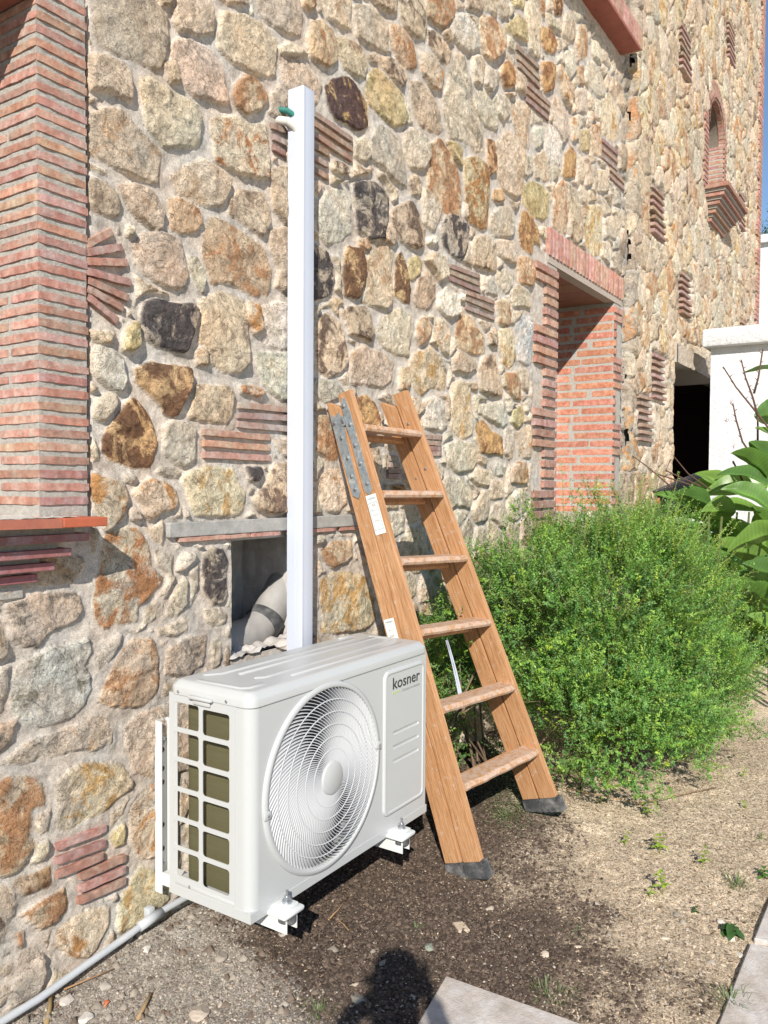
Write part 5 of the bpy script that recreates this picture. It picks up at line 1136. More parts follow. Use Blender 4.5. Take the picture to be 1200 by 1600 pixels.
# fine debris: chips of bark, straw and grit
def scatter(name, n, region, size, cols, kind='stuff', lab=None, cat=None, dens=None, flat=.25, aspect=(1, 3)):
    R = np.random.RandomState(len(name)+n); vs = []; fs = []; cs = []; k = 0
    x = R.uniform(region[0], region[1], n*3); y = R.uniform(region[2], region[3], n*3); keep = R.rand(n*3) < (dens(x, y) if dens is not None else 1.0); x, y = x[keep][:n], y[keep][:n]; n = len(x); z = gzn(x, y)
    s_ = size[0]*(size[1]/size[0])**(R.rand(n)**2.2); asp = R.uniform(*aspect, n); th = R.uniform(0, 6.28, n); tl = R.uniform(-.5, .5, n)
    base = np.array([(-1, -.6, 0), (0, -1, .1), (1, -.5, 0), (1, .6, .1), (-.2, 1, 0), (-1, .5, .1), (0, 0, 1.)])
    L = base[None]*np.stack([s_*asp*.5, s_*.5, s_*flat*R.uniform(.5, 1.3, n)], -1)[:, None]*(1+R.uniform(-.25, .25, (n, 7, 3)))
    L[..., 2] += L[..., 0]*tl[:, None]*.5
    c_, s2 = np.cos(th)[:, None], np.sin(th)[:, None]; Px = L[..., 0]*c_-L[..., 1]*s2+x[:, None]; Py = L[..., 0]*s2+L[..., 1]*c_+y[:, None]; Pz = L[..., 2]+z[:, None]-s_[:, None]*.02+.001
    V = np.stack([Px, Py, Pz], -1).reshape(-1, 3); F = np.array([(i, (i+1) % 6, 6) for i in range(6)]); F = (F[None]+(np.arange(n)*7)[:, None, None]).reshape(-1, 3)
    C = np.array(cols)[R.randint(len(cols), size=n)]*R.uniform(.75, 1.2, (n, 1)); C = np.repeat(C, 7, 0)
    me = bpy.data.meshes.new(name); me.vertices.add(len(V)); me.vertices.foreach_set('co', V.astype(np.float32).ravel()); me.loops.add(F.size); me.loops.foreach_set('vertex_index', F.ravel().astype(np.int32)); me.polygons.add(len(F)); me.polygons.foreach_set('loop_start', np.arange(0, F.size, 3, dtype=np.int32)); me.update(calc_edges=True)
    a = me.attributes.new('vc', 'FLOAT_COLOR', 'POINT'); ar = np.ones((len(V), 4), np.float32); ar[:, :3] = C; a.data.foreach_set('color', ar.ravel())
    o = link(name, me, M['chip']); tag(o, lab, cat, kind=kind); return o
offslab = lambda x, y: ~(inp(x, y, SL1) | inp(x, y, SL2) | inp(x, y, SL3))
scatter('straw_litter', 80000, (-.2, 3.6, -1.75, -.2), (.0020, .0065), [(.60, .48, .34), (.50, .39, .27), (.66, .54, .40), (.38, .28, .18), (.24, .17, .11), (.16, .11, .08)], lab='pale dry litter strewn over the earth', cat='litter', dens=lambda x, y: np.clip(straw(x, y)[0]*.95+.13, 0, 1)*offslab(x, y), aspect=(1, 3.2), flat=.3)
scatter('gravel', 42000, (-.9, 1.6, -1.7, .0), (.002, .008), [(.40, .355, .30), (.43, .385, .33), (.34, .30, .25), (.26, .21, .17), (.20, .16, .13), (.13, .10, .08)], lab='fine gravel and crumbs of mortar on the earth', cat='gravel', dens=lambda x, y: np.clip(straw(x, y)[1]*.95+.10, 0, 1)*offslab(x, y), aspect=(1, 1.5), flat=.6)
scatter('earth_crumbs', 60000, (-.3, 2.4, -1.7, -.0), (.003, .013), [(.085, .062, .048), (.11, .082, .062), (.06, .044, .034), (.15, .11, .085)], lab='dark crumbs of damp earth', cat='earth', dens=lambda x, y: np.clip(1-straw(x, y)[0]*1.3-straw(x, y)[1], 0, 1)*offslab(x, y), aspect=(1, 1.5), flat=.6)
scatter('clods', 1500, (-.95, 1.3, -1.7, -.0), (.008, .024), [(.30, .26, .21), (.25, .21, .17), (.17, .13, .10), (.33, .29, .24)], lab='loose clods of earth and mortar rubble near the conduit', cat='clods', dens=lambda x, y: np.clip(straw(x, y)[1]*1.1-.25+.8*vnoise(x, y, 6, 91, 2), 0.01, 1)*offslab(x, y), aspect=(1, 1.4), flat=.7)
# stones, sherds and twigs one can tell apart
def rock(x, y, s_, c, lab, name='loose_stone', flat=.45, asp=1.3, grp='loose stones on the earth', rot=None, cat='stone'):
    bm = bmesh.new(); bmesh.ops.create_icosphere(bm, subdivisions=3, radius=1); R = random.Random(int(x*977+y*313)); ns = [Vector([R.uniform(-1, 1) for _ in range(3)]).normalized() for _ in range(7)]; ds = [R.uniform(.45, .8) for _ in ns]
    for v in bm.verts:
        for n_, d_ in zip(ns, ds):
            t = v.co.dot(n_); 
            if t > d_: v.co -= n_*(t-d_)
        v.co *= 1+R.uniform(-.05, .05)
    a = R.uniform(0, 3.1) if rot is None else rot; z = float(gzn(np.array([x]), np.array([y]))[0])
    for v in bm.verts: p = Vector((v.co.x*s_*asp, v.co.y*s_, v.co.z*s_*flat)); v.co = Vector((x+p.x*math.cos(a)-p.y*math.sin(a), y+p.x*math.sin(a)+p.y*math.cos(a), z+p.z+s_*flat*.35))
    bm.verts.index_update(); mb = MB(); mb.add([v.co for v in bm.verts], [[v.index for v in f.verts] for f in bm.faces], c); bm.free(); o = mb.build(name, M['chip'], None); tag(o, lab, cat, grp); return o
for px, py, s_, c, lab in ((765, 1420, .016, (.50, .42, .33), 'flat buff stone just above the broken tile'), (852, 1498, .016, (.58, .48, .38), 'flat pale stone right of the broken tile'), (562, 1560, .022, (.30, .27, .22), 'grey stone inside the photographer shadow'), (598, 1508, .014, (.25, .21, .17), 'small dark stone at the top of the photographer shadow'),
    (312, 1587, .026, (.44, .37, .30), 'flattish pink stone at the bottom edge left of the shadow'), (163, 1545, .018, (.42, .38, .33), 'pale angular stone near the grey conduit'), (135, 1590, .02, (.50, .47, .43), 'white lump of mortar at the bottom left'), (107, 1562, .02, (.50, .45, .40), 'grey stone between the conduit and the white lump'), (1142, 1468, .013, (.62, .57, .48), 'cream pebble beside the upper slab'), (1156, 1492, .012, (.60, .55, .47), 'cream pebble beside the slab joint'), (1040, 1468, .010, (.60, .52, .42), 'small cream pebble below the dark leafy weed'), (672, 1480, .016, (.23, .25, .2), 'greenish stone right of the photographer shadow'),
    (440, 1460, .012, (.5, .45, .38), 'pale stone under the bracket end'), (555, 1540, .012, (.4, .33, .26), 'brown pebble in the middle of the shadow'), (1128, 1442, .013, (.6, .55, .48), 'cream pebble right of the dark leafy weed'), (230, 1490, .015, (.56, .52, .47), 'pale stone by the dusty patch under the unit'), (905, 1480, .011, (.55, .47, .37), 'small buff pebble in the dry litter'), (345, 1500, .018, (.33, .29, .24), 'grey clod below the unit corner')):
    x, y = G(px, py); rock(x, y, s_, c, lab)
x, y = G(165, 1570); rock(x, y, .012, (.55, .17, .08), 'orange brick crumb near the conduit', 'brick_fragment', cat='brick fragment', grp=None)
x, y = G(546, 1568); 
x, y = G(720, 1452)
mb = MB(); a = 1.0; P_ = [(-.026, -.016), (.022, -.018), (.028, .012), (-.018, .018)]; rt = lambda p: (x+p[0]*math.cos(a)-p[1]*math.sin(a), y+p[0]*math.sin(a)+p[1]*math.cos(a)); zc = float(gzn(np.array([x]), np.array([y]))[0])
mb.hexa([(*rt(p), zc-.002) for p in P_]+[(*rt(p), zc+.007) for p in P_], (.52, .42, .31)); tag(mb.build('tile_fragment', M['chip'], None), 'small rectangular broken tile lying on the dark earth', 'tile fragment')
def twig(pts, r_, c, lab, grp='dry twigs on the ground'):
    P_ = []; 
    for px, py, h in pts: x, y = G(px, py); P_.append((x, y, float(gzn(np.array([x]), np.array([y]))[0])+h))
    mb = MB(); mb.tube(P_, [r_*(1-.4*i/len(P_)) for i in range(len(P_))], 7, c); tag(mb.build('twig', M['bark'], None, True), lab, 'twig', grp)
twig([(72, 1600, .004), (78, 1575, .01), (80, 1550, .02)], .006, (1.6, 1.6, 1.1), 'pale cane stub standing under the grey conduit at bottom left')
twig([(215, 1600, .006), (236, 1562, .012)], .005, (1.9, 1.8, 1.4), 'straight grey stick at the bottom left')
twig([(100, 1550, .01), (140, 1537, .012), (178, 1518, .008)], .0025, (1.8, 1.5, 1.2), 'thin curved twig near the conduit')
twig([(85, 1575, .008), (110, 1555, .012)], .002, (1.3, 1.1, .9), 'short twig beside the cane stub')
twig([(513, 1440, .004), (528, 1425, .006), (540, 1411, .005)], .002, (2.2, 1.9, 1.5), 'pale twig below the bracket end')
twig([(524, 1437, .003), (536, 1445, .005), (545, 1455, .003)], .0018, (2, 1.7, 1.3), 'short pale twig crossing below the bracket end')
twig([(613, 1556, .003), (627, 1550, .005), (640, 1547, .003)], .0016, (1.2, 1.0, .8), 'thin twig in the photographer shadow')
twig([(880, 1240, .03), (1000, 1265, .02), (1120, 1235, .01)], .0022, (1.9, 1.6, 1.2), 'long thin twig along the foot of the shrub')
# ---------------------------------------------------------------- foliage
def leafmesh(name, P, D, Nn, Ln, Wd, C, mat, parent=None, fold=.0):
    # P base points, D directions, Nn normals, Ln lengths, Wd widths, C colours: a kite-shaped leaf each (4 verts)
    n = len(P); Sd = np.cross(D, Nn); Sd /= np.linalg.norm(Sd, axis=1, keepdims=True)+1e-9
    V = np.stack([P, P+D*(Ln*.5)[:, None]+Sd*(Wd*.5)[:, None], P+D*Ln[:, None]-Nn*(Ln*.12)[:, None], P+D*(Ln*.5)[:, None]-Sd*(Wd*.5)[:, None]], 1).reshape(-1, 3)
    F = np.arange(n*4).reshape(n, 4)
    me = bpy.data.meshes.new(name); me.vertices.add(len(V)); me.vertices.foreach_set('co', V.astype(np.float32).ravel()); me.loops.add(F.size); me.loops.foreach_set('vertex_index', F.ravel().astype(np.int32)); me.polygons.add(len(F)); me.polygons.foreach_set('loop_start', np.arange(0, F.size, 4, dtype=np.int32)); me.update(calc_edges=True)
    a = me.attributes.new('vc', 'FLOAT_COLOR', 'POINT'); ar = np.ones((len(V), 4), np.float32); ar[:, :3] = np.repeat(C, 4, 0); a.data.foreach_set('color', ar.ravel()); return link(name, me, mat, parent)
def nrmz(v): return v/(np.linalg.norm(v, axis=-1, keepdims=True)+1e-9)
def shrub(root, lobes, nshoot, per, L, cols, seed, shootlen=(.10, .2), loose=0, stemc=(.9, 1.1, .5), inner=.55):
    R = np.random.RandomState(seed); base = np.array(wloc(root)); Pt = []; Dr = []
    wts = np.array([l[2][0]*l[2][1]*l[2][2] for l in lobes])**.667; wts = wts/wts.sum(); pick = R.choice(len(lobes), nshoot, p=wts)
    for i in range(nshoot):
        c, _, rad = lobes[pick[i]][0], None, np.array(lobes[pick[i]][2]); d_ = nrmz(R.normal(size=3)); 
        if d_[2] < -.55: d_[2] = -d_[2]
        lump = 1+.16*math.sin(d_[0]*7+seed)*math.sin(d_[1]*6+1)+.10*math.sin(d_[2]*11+d_[0]*9)
        k = (inner+(1-inner)*R.rand()**.45)*lump; p = np.array(c)+d_*rad*k+R.normal(size=3)*.012
        nz1 = math.sin(p[0]*13+1)*math.sin(p[1]*15+2)+math.sin(p[2]*14+p[0]*6)*.8+math.sin(p[0]*31+p[2]*27)*.4
        if nz1 < -.35 and k > .72 and R.rand() < .85: continue
        Pt.append(p); dd = nrmz(d_*.8+np.array([0, 0, .55])+R.normal(size=3)*.38); Dr.append(dd)
    Pt = np.array(Pt); Dr = np.array(Dr); g = gz(Pt[:, 0], Pt[:, 1])+.01; ok = (Pt[:, 2] > g) & (Pt[:, 1] < -.03); Pt, Dr = Pt[ok], Dr[ok]; n = len(Pt)
    SL = R.uniform(*shootlen, n); t = (np.arange(per)+.5)/per
    bend = nrmz(R.normal(size=(n, 3)))*.25; bend[:, 2] -= .15*loose
    Cc = Pt[:, None]+Dr[:, None]*(t[None, :, None]-.6)*SL[:, None, None]+bend[:, None]*(t[None, :, None]**2)*SL[:, None, None]
    ax = nrmz(Dr[:, None]+2*bend[:, None]*t[None, :, None]); rad_ = nrmz(np.cross(ax, nrmz(R.normal(size=(n, per, 3))))); ld = nrmz(ax*R.uniform(.35, .9, (n, per, 1))+rad_); nn = nrmz(np.cross(ld, np.cross(ax, ld))+R.normal(size=(n, per, 3))*.3)
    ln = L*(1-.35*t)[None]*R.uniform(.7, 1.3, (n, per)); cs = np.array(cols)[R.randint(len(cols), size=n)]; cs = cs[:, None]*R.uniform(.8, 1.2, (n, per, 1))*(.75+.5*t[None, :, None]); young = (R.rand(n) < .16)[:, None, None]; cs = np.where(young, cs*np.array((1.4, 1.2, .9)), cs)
    keep = Cc.reshape(-1, 3)[:, 1] < -.02
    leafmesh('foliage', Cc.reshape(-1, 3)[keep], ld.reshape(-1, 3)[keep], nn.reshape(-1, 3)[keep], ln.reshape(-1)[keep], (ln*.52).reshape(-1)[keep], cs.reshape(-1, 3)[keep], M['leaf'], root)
    mb = MB()
    for i in range(0, n, 5):   # shoot axes
        A_ = Pt[i]-Dr[i]*.6*SL[i]; B_ = Pt[i]+Dr[i]*.4*SL[i]+bend[i]*SL[i]; mb.tube([A_, (A_+B_)/2, B_], [.0012, .001, .0005], 3, stemc, cap=False)
    for i in range(26):     # woody stems from the ground
        c, _, rad = lobes[R.randint(len(lobes))]; a_ = R.uniform(0, 6.28); b0 = np.array([c[0]+.25*rad[0]*math.cos(a_), min(c[1]+.25*rad[1]*math.sin(a_), -.05), 0]); b0[2] = gz(b0[0], b0[1])-.01
        e = Pt[R.randint(n)]; mid = (b0+e)/2+np.array([0, 0, .08])+R.normal(size=3)*.04; mb.tube([b0, b0*.6+mid*.4, mid, e], [.006, .005, .004, .0015], 5, (1, 1, 1), cap=False)
    mb.build('stems', M['bark'], root, False, fix=False)
GREEN = [(.14, .30, .065), (.18, .35, .07), (.22, .39, .085), (.11, .24, .07), (.29, .44, .085), (.18, .32, .11)]
sh = thing('shrub', (2.2, -.6, -.19), 'large round bright green shrub with tiny leaves to the right of the ladder', 'shrub')
shrub(sh, [((2.30, -.62, .40), 0, (.62, .46, .60)), ((2.05, -.66, .12), 0, (.55, .42, .36)), ((2.75, -.62, .45), 0, (.60, .45, .56)), ((1.92, -.40, .48), 0, (.40, .32, .48)), ((2.6, -.85, .10), 0, (.62, .36, .36)), ((2.25, -.80, .0), 0, (.62, .32, .28)), ((2.9, -.80, .05), 0, (.55, .34, .30)), ((3.1, -.75, .25), 0, (.45, .4, .45))], 19000, 24, .0145, GREEN, 3, shootlen=(.07, .17))
sh2 = thing('shrub', (1.45, -.2, -.2), 'looser dark green shrub with wiry stems growing behind the ladder rungs', 'shrub')
shrub(sh2, [((1.45, -.20, .30), 0, (.36, .16, .42)), ((1.25, -.20, .12), 0, (.28, .15, .28)), ((1.70, -.25, .45), 0, (.3, .2, .38))], 1500, 20, .016, [(.12, .24, .075), (.10, .21, .06), (.15, .28, .085), (.19, .33, .05)], 8, shootlen=(.08, .2), loose=1, inner=.2)
# arching outer shoots of the big shrub
def sprays():
    R = np.random.RandomState(5); P = []; D = []; Nn = []; Ln = []; C = []; mb = MB()
    for i in range(110):
        a_ = R.uniform(-.6, 3.6); c = np.array([2.35+R.uniform(-.5, .6), -.60+R.uniform(-.2, .15), .40]); d_ = nrmz(np.array([math.cos(a_)*.9, R.uniform(-.7, .1), abs(math.sin(a_))*.9+.1])); p0 = c+d_*np.array([.55, .42, .48]); L_ = R.uniform(.12, .30)
        pts = [p0+d_*L_*t+np.array([0, 0, .10*t-.09*t*t*(1-d_[2])*2])*L_*2 for t in np.linspace(0, 1, 7)]
        if max(p[1] for p in pts) > -.03: continue
        mb.tube(pts, [.0018, .0016, .0014, .0012, .001, .0008, .0005], 4, (1.3, 2.2, .7), cap=False)
        for j in range(34):
            t = j/34*6; k = int(t); p = pts[k]*(1-t+k)+pts[min(k+1, 6)]*(t-k); ax = nrmz(pts[min(k+1, 6)]-pts[k]+1e-6); s_ = nrmz(np.cross(ax, R.normal(size=3))); P.append(p); D.append(nrmz(ax*.6+s_)); Nn.append(nrmz(np.cross(s_, ax)+R.normal(size=3)*.3)); Ln.append(.012*R.uniform(.6, 1.3)); C.append(np.array((.20, .33, .09))*R.uniform(.8, 1.3))
    leafmesh('outer_leaves', np.array(P), np.array(D), np.array(Nn), np.array(Ln), np.array(Ln)*.4, np.array(C), M['leaf'], sh); mb.build('outer_shoots', M['bark'], sh, False, fix=False)
sprays()
# seedlings and weeds
def seedling(px, py, h, nl, L_, cols, lab, wd=.45, droop=.3, name='seedling', grp='green seedlings in the earth', cat='seedling', seed=1):
    R = np.random.RandomState(seed+int(px)); x, y = G(px, py); z0 = float(gzn(np.array([x]), np.array([y]))[0]); t_ = thing(name, (x, y, z0), lab, cat, grp); mb = MB()
    lean = R.uniform(-.25, .25, 2); top = np.array([x+lean[0]*h, y+lean[1]*h, z0+h]); b0 = np.array([x, y, z0-.01]); mb.tube([b0, (b0+top)/2+[.004, 0, 0], top], [.0016, .0013, .0008], 5, (1.2, 2.0, .6)); mb.build('stem', M['bark'], t_, True)
    lf = MB()
    for i in range(nl):
        t = .25+.75*(i+1)/nl; p = b0*(1-t)+top*t; a_ = i*2.4+R.uniform(-.3, .3); d_ = np.array([math.cos(a_), math.sin(a_), R.uniform(.0, .6)]); d_ = nrmz(d_); s_ = nrmz(np.cross(d_, [0, 0, 1])); l_ = L_*R.uniform(.7, 1.15)*(1.1-.4*t); c = np.array(cols[R.randint(len(cols))])*R.uniform(.85, 1.2); vs = []
        prof = [(0, .08), (.2, .75), (.45, 1), (.7, .8), (.9, .35), (1, 0.02)]
        for u, w_ in prof:
            q = p+d_*l_*u+np.array([0, 0, -droop*l_*u*u]); ww = l_*wd*w_/2; vs += [q-s_*ww+[0, 0, ww*.35], q, q+s_*ww+[0, 0, ww*.35]]
        lf.add(vs, [(j*3+k, j*3+k+1, j*3+k+4, j*3+k+3) for j in range(5) for k in range(2)], tuple(c))
    lf.build('leaves', M['leaf'], t_, True, fix=False)
YG = [(.28, .42, .05), (.33, .48, .06), (.22, .36, .05)]
for px, py, h, nl, L_, lab in ((1030, 1335, .05, 11, .030, 'bright yellow-green seedling just below the shrub, tallest of the group'), (1097, 1355, .042, 9, .026, 'bright green seedling right of the tallest one'), (1036, 1398, .045, 10, .026, 'yellow-green seedling in the dry litter left of the dark weed'), (975, 1322, .03, 7, .022, 'small yellowish seedling left of the tallest seedling'), (1013, 1276, .026, 7, .030, 'broad-leaved yellow-green seedling at the foot of the shrub'), (1014, 1402, .02, 5, .018, 'tiny seedling beside the litter seedling'), (937, 1258, .02, 5, .020, 'tiny yellow-green seedling right of the ladder boot'), (1160, 1215, .03, 7, .024, 'yellow-green seedling in the dry patch at right'), (1165, 1265, .02, 6, .02, 'pale seedling at right below the dry patch')):
    seedling(px, py, h*1.7, nl, L_*1.35, YG, lab)
DG = [(.05, .12, .035), (.07, .15, .05), (.04, .10, .03)]
seedling(1142, 1462, .035, 10, .045, DG, 'dark leafy weed with wilted leaves beside the upper slab', .8, .7, 'weed', 'dark weeds in the earth', 'weed'); seedling(1087, 1425, .02, 7, .022, DG, 'small dark weed left of the wilted one', .6, .4, 'weed', 'dark weeds in the earth', 'weed'); seedling(1192, 1375, .03, 9, .038, [(.10, .22, .05)], 'green weed at the right edge above the slabs', .6, .5, 'weed', 'dark weeds in the earth', 'weed'); seedling(1190, 1310, .03, 12, .030, [(.17, .24, .12)], 'grey-green tuft at the right edge', .2, .3, 'weed', 'dark weeds in the earth', 'weed')
def tuft(px, py, n, L_, cols, lab, spread=.03, seed=3):
    R = np.random.RandomState(seed+int(px)); x, y = G(px, py); z0 = float(gzn(np.array([x]), np.array([y]))[0]); lf = MB()
    for i in range(n):
        a_ = R.uniform(0, 6.28); d_ = np.array([math.cos(a_), math.sin(a_), 0]); p = np.array([x, y, z0-.002])+d_*R.uniform(0, spread); l_ = L_*R.uniform(.5, 1.2); s_ = np.array([-d_[1], d_[0], 0])*.0011; lf.add([p-s_, p+s_, p+d_*l_*.35+[0, 0, l_*.6]+s_*.8, p+d_*l_*.35+[0, 0, l_*.6]-s_*.8, p+d_*l_*.9+[0, 0, l_*.55]], [(0, 1, 2, 3), (3, 2, 4)], tuple(np.array(cols[R.randint(len(cols))])*R.uniform(.8, 1.3)))
    tag(lf.build('grass_tuft', M['leaf'], None, False, fix=False), lab, 'grass tuft', 'small grass tufts')
for a in ((1150, 1385, 60, .045, 'dark grass tuft in the litter at right', .035), (495, 1585, 50, .03, 'grass tuft at the bottom edge left of the shadow', .04), (650, 1452, 24, .018, 'sparse tuft above the photographer shadow', .03), (860, 1560, 60, .035, 'straggly grass along the bottom slab edge', .07), (790, 1275, 90, .03, 'grey-green tuft on the earth between the ladder feet', .05), (1140, 1575, 40, .05, 'long grass blades reaching over the lower right slab', .05), (900, 1455, 20, .02, 'thin grass in the litter above the bottom slab', .04)):
    tuft(a[0], a[1], a[2], a[3], [(.14, .20, .08), (.10, .17, .05), (.2, .24, .12)], a[4], a[5])
# fallen clippings under the ladder
R = np.random.RandomState(9); n = 900; P = np.zeros((n, 3)); 
for i in range(n): x, y = G(R.normal(797, 26), R.normal(1262, 22)); P[i] = (x, y, 0)
P[:, 2] = gzn(P[:, 0], P[:, 1])+R.uniform(.001, .02, n); D = nrmz(np.c_[R.normal(size=(n, 2)), R.uniform(-.2, .3, n)]); Nn = nrmz(np.c_[R.normal(size=(n, 2))*.3, np.ones(n)])
o = leafmesh('leaf_clippings', P, D, Nn, R.uniform(.008, .018, n), R.uniform(.003, .005, n), np.array([(.20, .26, .13)])*R.uniform(.7, 1.2, (n, 1)), M['leaf']); tag(o, 'grey-green clippings fallen on the earth between the ladder feet', 'clippings', kind='stuff')
# ---------------------------------------------------------------- canna plants in front of the garden wall
def at_(px, py, x=None, y=None):
    dv = fw*1272.94+rr*(px-600)-uu*(py-800); t = (x-C0.x)/dv.x if x is not None else (y-C0.y)/dv.y; return C0+dv*t
canna = thing('canna_plant', (4.6, -.95, -.2), 'broad-leaved canna plant with pink buds in front of the white garden wall', 'plant')
def cleaf(b, t, wdt, curl, tw, c, seed=0):
    # base point, tip point, half width, upward bow, twist of the blade (radians, 0 = facing up)
    b, t = np.array(b), np.array(t); L_ = np.linalg.norm(t-b); ax = (t-b)/L_; vs = []; nu, nw = 34, 10; cl = []; R = np.random.RandomState(seed); ph = R.uniform(0, 6)
    side = nrmz(np.cross(ax, [0, 0, 1.])); upv = np.cross(side, ax); s_ = side*math.cos(tw)+upv*math.sin(tw); u_ = -side*math.sin(tw)+upv*math.cos(tw)
    for i in range(nu+1):
        u = i/nu; p = b+ax*L_*u+np.array([0, 0, 1])*curl*L_*(4*u*(1-u)); wq = wdt*(math.sin(math.pi*min(u**.75, 1))**.75 if 0 < u < 1 else 0)*(1-.15*u)
        for j in range(nw+1):
            v = (j/nw-.5)*2; cl.append(tuple(np.array(c)*((1.7 if j == nw//2 else 1)*(1+.13*math.sin(u*95-abs(v)*26)+.10*math.sin(u*9+ph+v*3))*(.9+.25*abs(v)**3)))); vs.append(p+s_*v*wq+u_*(abs(v)**1.3*wq*.42-.006*(v == 0))+u_*math.sin(u*14+ph+v)*wq*.05)
    mb = MB(); mb.add(vs, [(i*(nw+1)+j, i*(nw+1)+j+1, (i+1)*(nw+1)+j+1, (i+1)*(nw+1)+j) for i in range(nu) for j in range(nw)], c); mb.c = cl; return mb.build('leaf', M['canna'], canna, True, fix=False)
cg = [(.11, .215, .045), (.08, .165, .04), (.15, .265, .055)]
LV = [  # base px, tip px, plane x for each, half width, curl, twist
 ((1200, 925), (1040, 850), 4.3, 4.0, .10, .10, .3), ((1215, 880), (1150, 905), 4.1, 3.9, .085, .02, -1.0), ((1230, 835), (1135, 865), 4.0, 3.9, .10, .12, -.9), ((1210, 800), (1125, 765), 4.2, 4.1, .10, .12, .7), ((1110, 790), (1052, 770), 4.5, 4.4, .085, .06, -.9), ((1150, 800), (1095, 800), 4.3, 4.2, .10, .05, -1.1),
 ((1200, 745), (1142, 708), 4.5, 4.5, .10, .12, -.8), ((1215, 730), (1170, 690), 4.6, 4.5, .09, .05, -.9), ((1145, 770), (1085, 740), 4.7, 4.8, .09, .08, .5), ((1230, 575), (1162, 582), 4.9, 4.9, .07, .04, .1), ((1220, 640), (1178, 650), 4.9, 4.8, .10, -.05, -1.2), ((1225, 700), (1180, 668), 4.7, 4.7, .07, .1, .3),
 ((1080, 795), (1022, 772), 4.6, 4.4, .055, .08, .9), ((1100, 850), (1052, 840), 4.4, 4.3, .09, .0, -1.2), ((1200, 870), (1110, 850), 4.5, 4.3, .12, .0, -1.0), ((1140, 760), (1072, 765), 4.9, 4.8, .09, .02, 1.0), ((1240, 900), (1160, 880), 3.9, 3.8, .10, -.05, -1.1),
 ((1190, 800), (1085, 815), 4.4, 4.3, .11, .10, .4), ((1160, 850), (1070, 805), 4.5, 4.4, .11, .08, -.6), ((1220, 770), (1120, 742), 4.5, 4.4, .11, .12, .5), ((1200, 760), (1095, 775), 4.7, 4.6, .11, .06, .9), ((1230, 960), (1130, 905), 4.0, 3.9, .11, .06, -.7), ((1170, 900), (1080, 880), 4.4, 4.3, .11, .05, -.8), ((1250, 1010), (1165, 960), 4.0, 3.9, .10, .05, .6), ((1215, 850), (1175, 790), 4.4, 4.4, .10, .05, -1.0), ((1130, 830), (1045, 815), 4.7, 4.6, .09, .06, .8)]
for i, (a, b_, xa, xb, wdt, cu, tw) in enumerate(LV): cleaf(at_(*a, x=xa), at_(*b_, x=xb), wdt, cu, tw, cg[i % 3], i)
def stalk(pts, r_, c, nm='stalk'):
    P_ = [at_(px, py, x=x_) for px, py, x_ in pts]; mb = MB(); mb.tube(P_, [r_*(1-.6*i/len(P_)) for i in range(len(P_))], 6, c); return mb.build(nm, M['bark'], canna, True), P_
st_c = (.6, .45, .5)
for pts in ([(1225, 700, 4.7), (1180, 642, 4.7), (1150, 605, 4.7), (1130, 573, 4.7)], [(1184, 650, 4.7), (1176, 620, 4.7), (1165, 590, 4.7), (1158, 562, 4.7)], [(1178, 615, 4.7), (1185, 590, 4.7), (1192, 545, 4.7)], [(1180, 720, 4.6), (1160, 690, 4.6), (1150, 655, 4.6), (1145, 630, 4.6)], [(1184, 700, 4.75), (1184, 645, 4.75)],
            [(1165, 760, 4.6), (1145, 720, 4.6)], [(1110, 765, 4.5), (1075, 740, 4.5), (1052, 712, 4.5)], [(1050, 762, 4.4), (1010, 728, 4.4), (988, 712, 4.4)], [(1095, 760, 4.5), (1040, 735, 4.5), (1048, 718, 4.5)], [(1080, 758, 4.4), (1025, 740, 4.4)]): 
    ob, P_ = stalk(pts, .008 if pts[0][2] > 4.55 else .006, st_c)
    if pts[0][2] > 4.55:
        mb = MB()
        for p0_, p1_ in zip(P_, P_[1:]):
            for k in range(3): p = p0_.lerp(p1_, (k+.5)/3); s_ = 1 if k % 2 else -1; mb.tube([p, p+rr*.022*s_+Vector((0, 0, .018))], [.004, .0015], 5, (.5, .35, .4))
        mb.build('bud', M['bark'], ob)
pink = basic('pink_petal', (.62, .03, .10), .5, var=.1)
for px, py in ((1142, 632), (1136, 660), (1146, 702)):
    p = at_(px, py, x=4.58); mb = MB(); R = np.random.RandomState(px)
    for k in range(4): d_ = rr*random.uniform(-.6, .3)+Vector((0, 0, random.uniform(.3, 1)))+fw*random.uniform(-.3, .3); q = p+d_*.055; s_ = rr.cross(d_).normalized()*.008; mb.add([p, p.lerp(q, .5)+s_, q, p.lerp(q, .5)-s_+rr*.004], [(0, 1, 2, 3)])
    mb.build('flower', pink, canna, False)
mb = MB()
for i in range(14): x_ = 4.3+random.uniform(-.5, .7); y_ = -.9+random.uniform(-.35, .3); mb.tube([(x_, y_, -.22), (x_+random.uniform(-.1, .1), y_, .3), (x_+random.uniform(-.2, .2), y_+random.uniform(-.1, .1), .9)], [.014, .012, .007], 6, (.5, .9, .4))
mb.build('stems', M['bark'], canna, True)
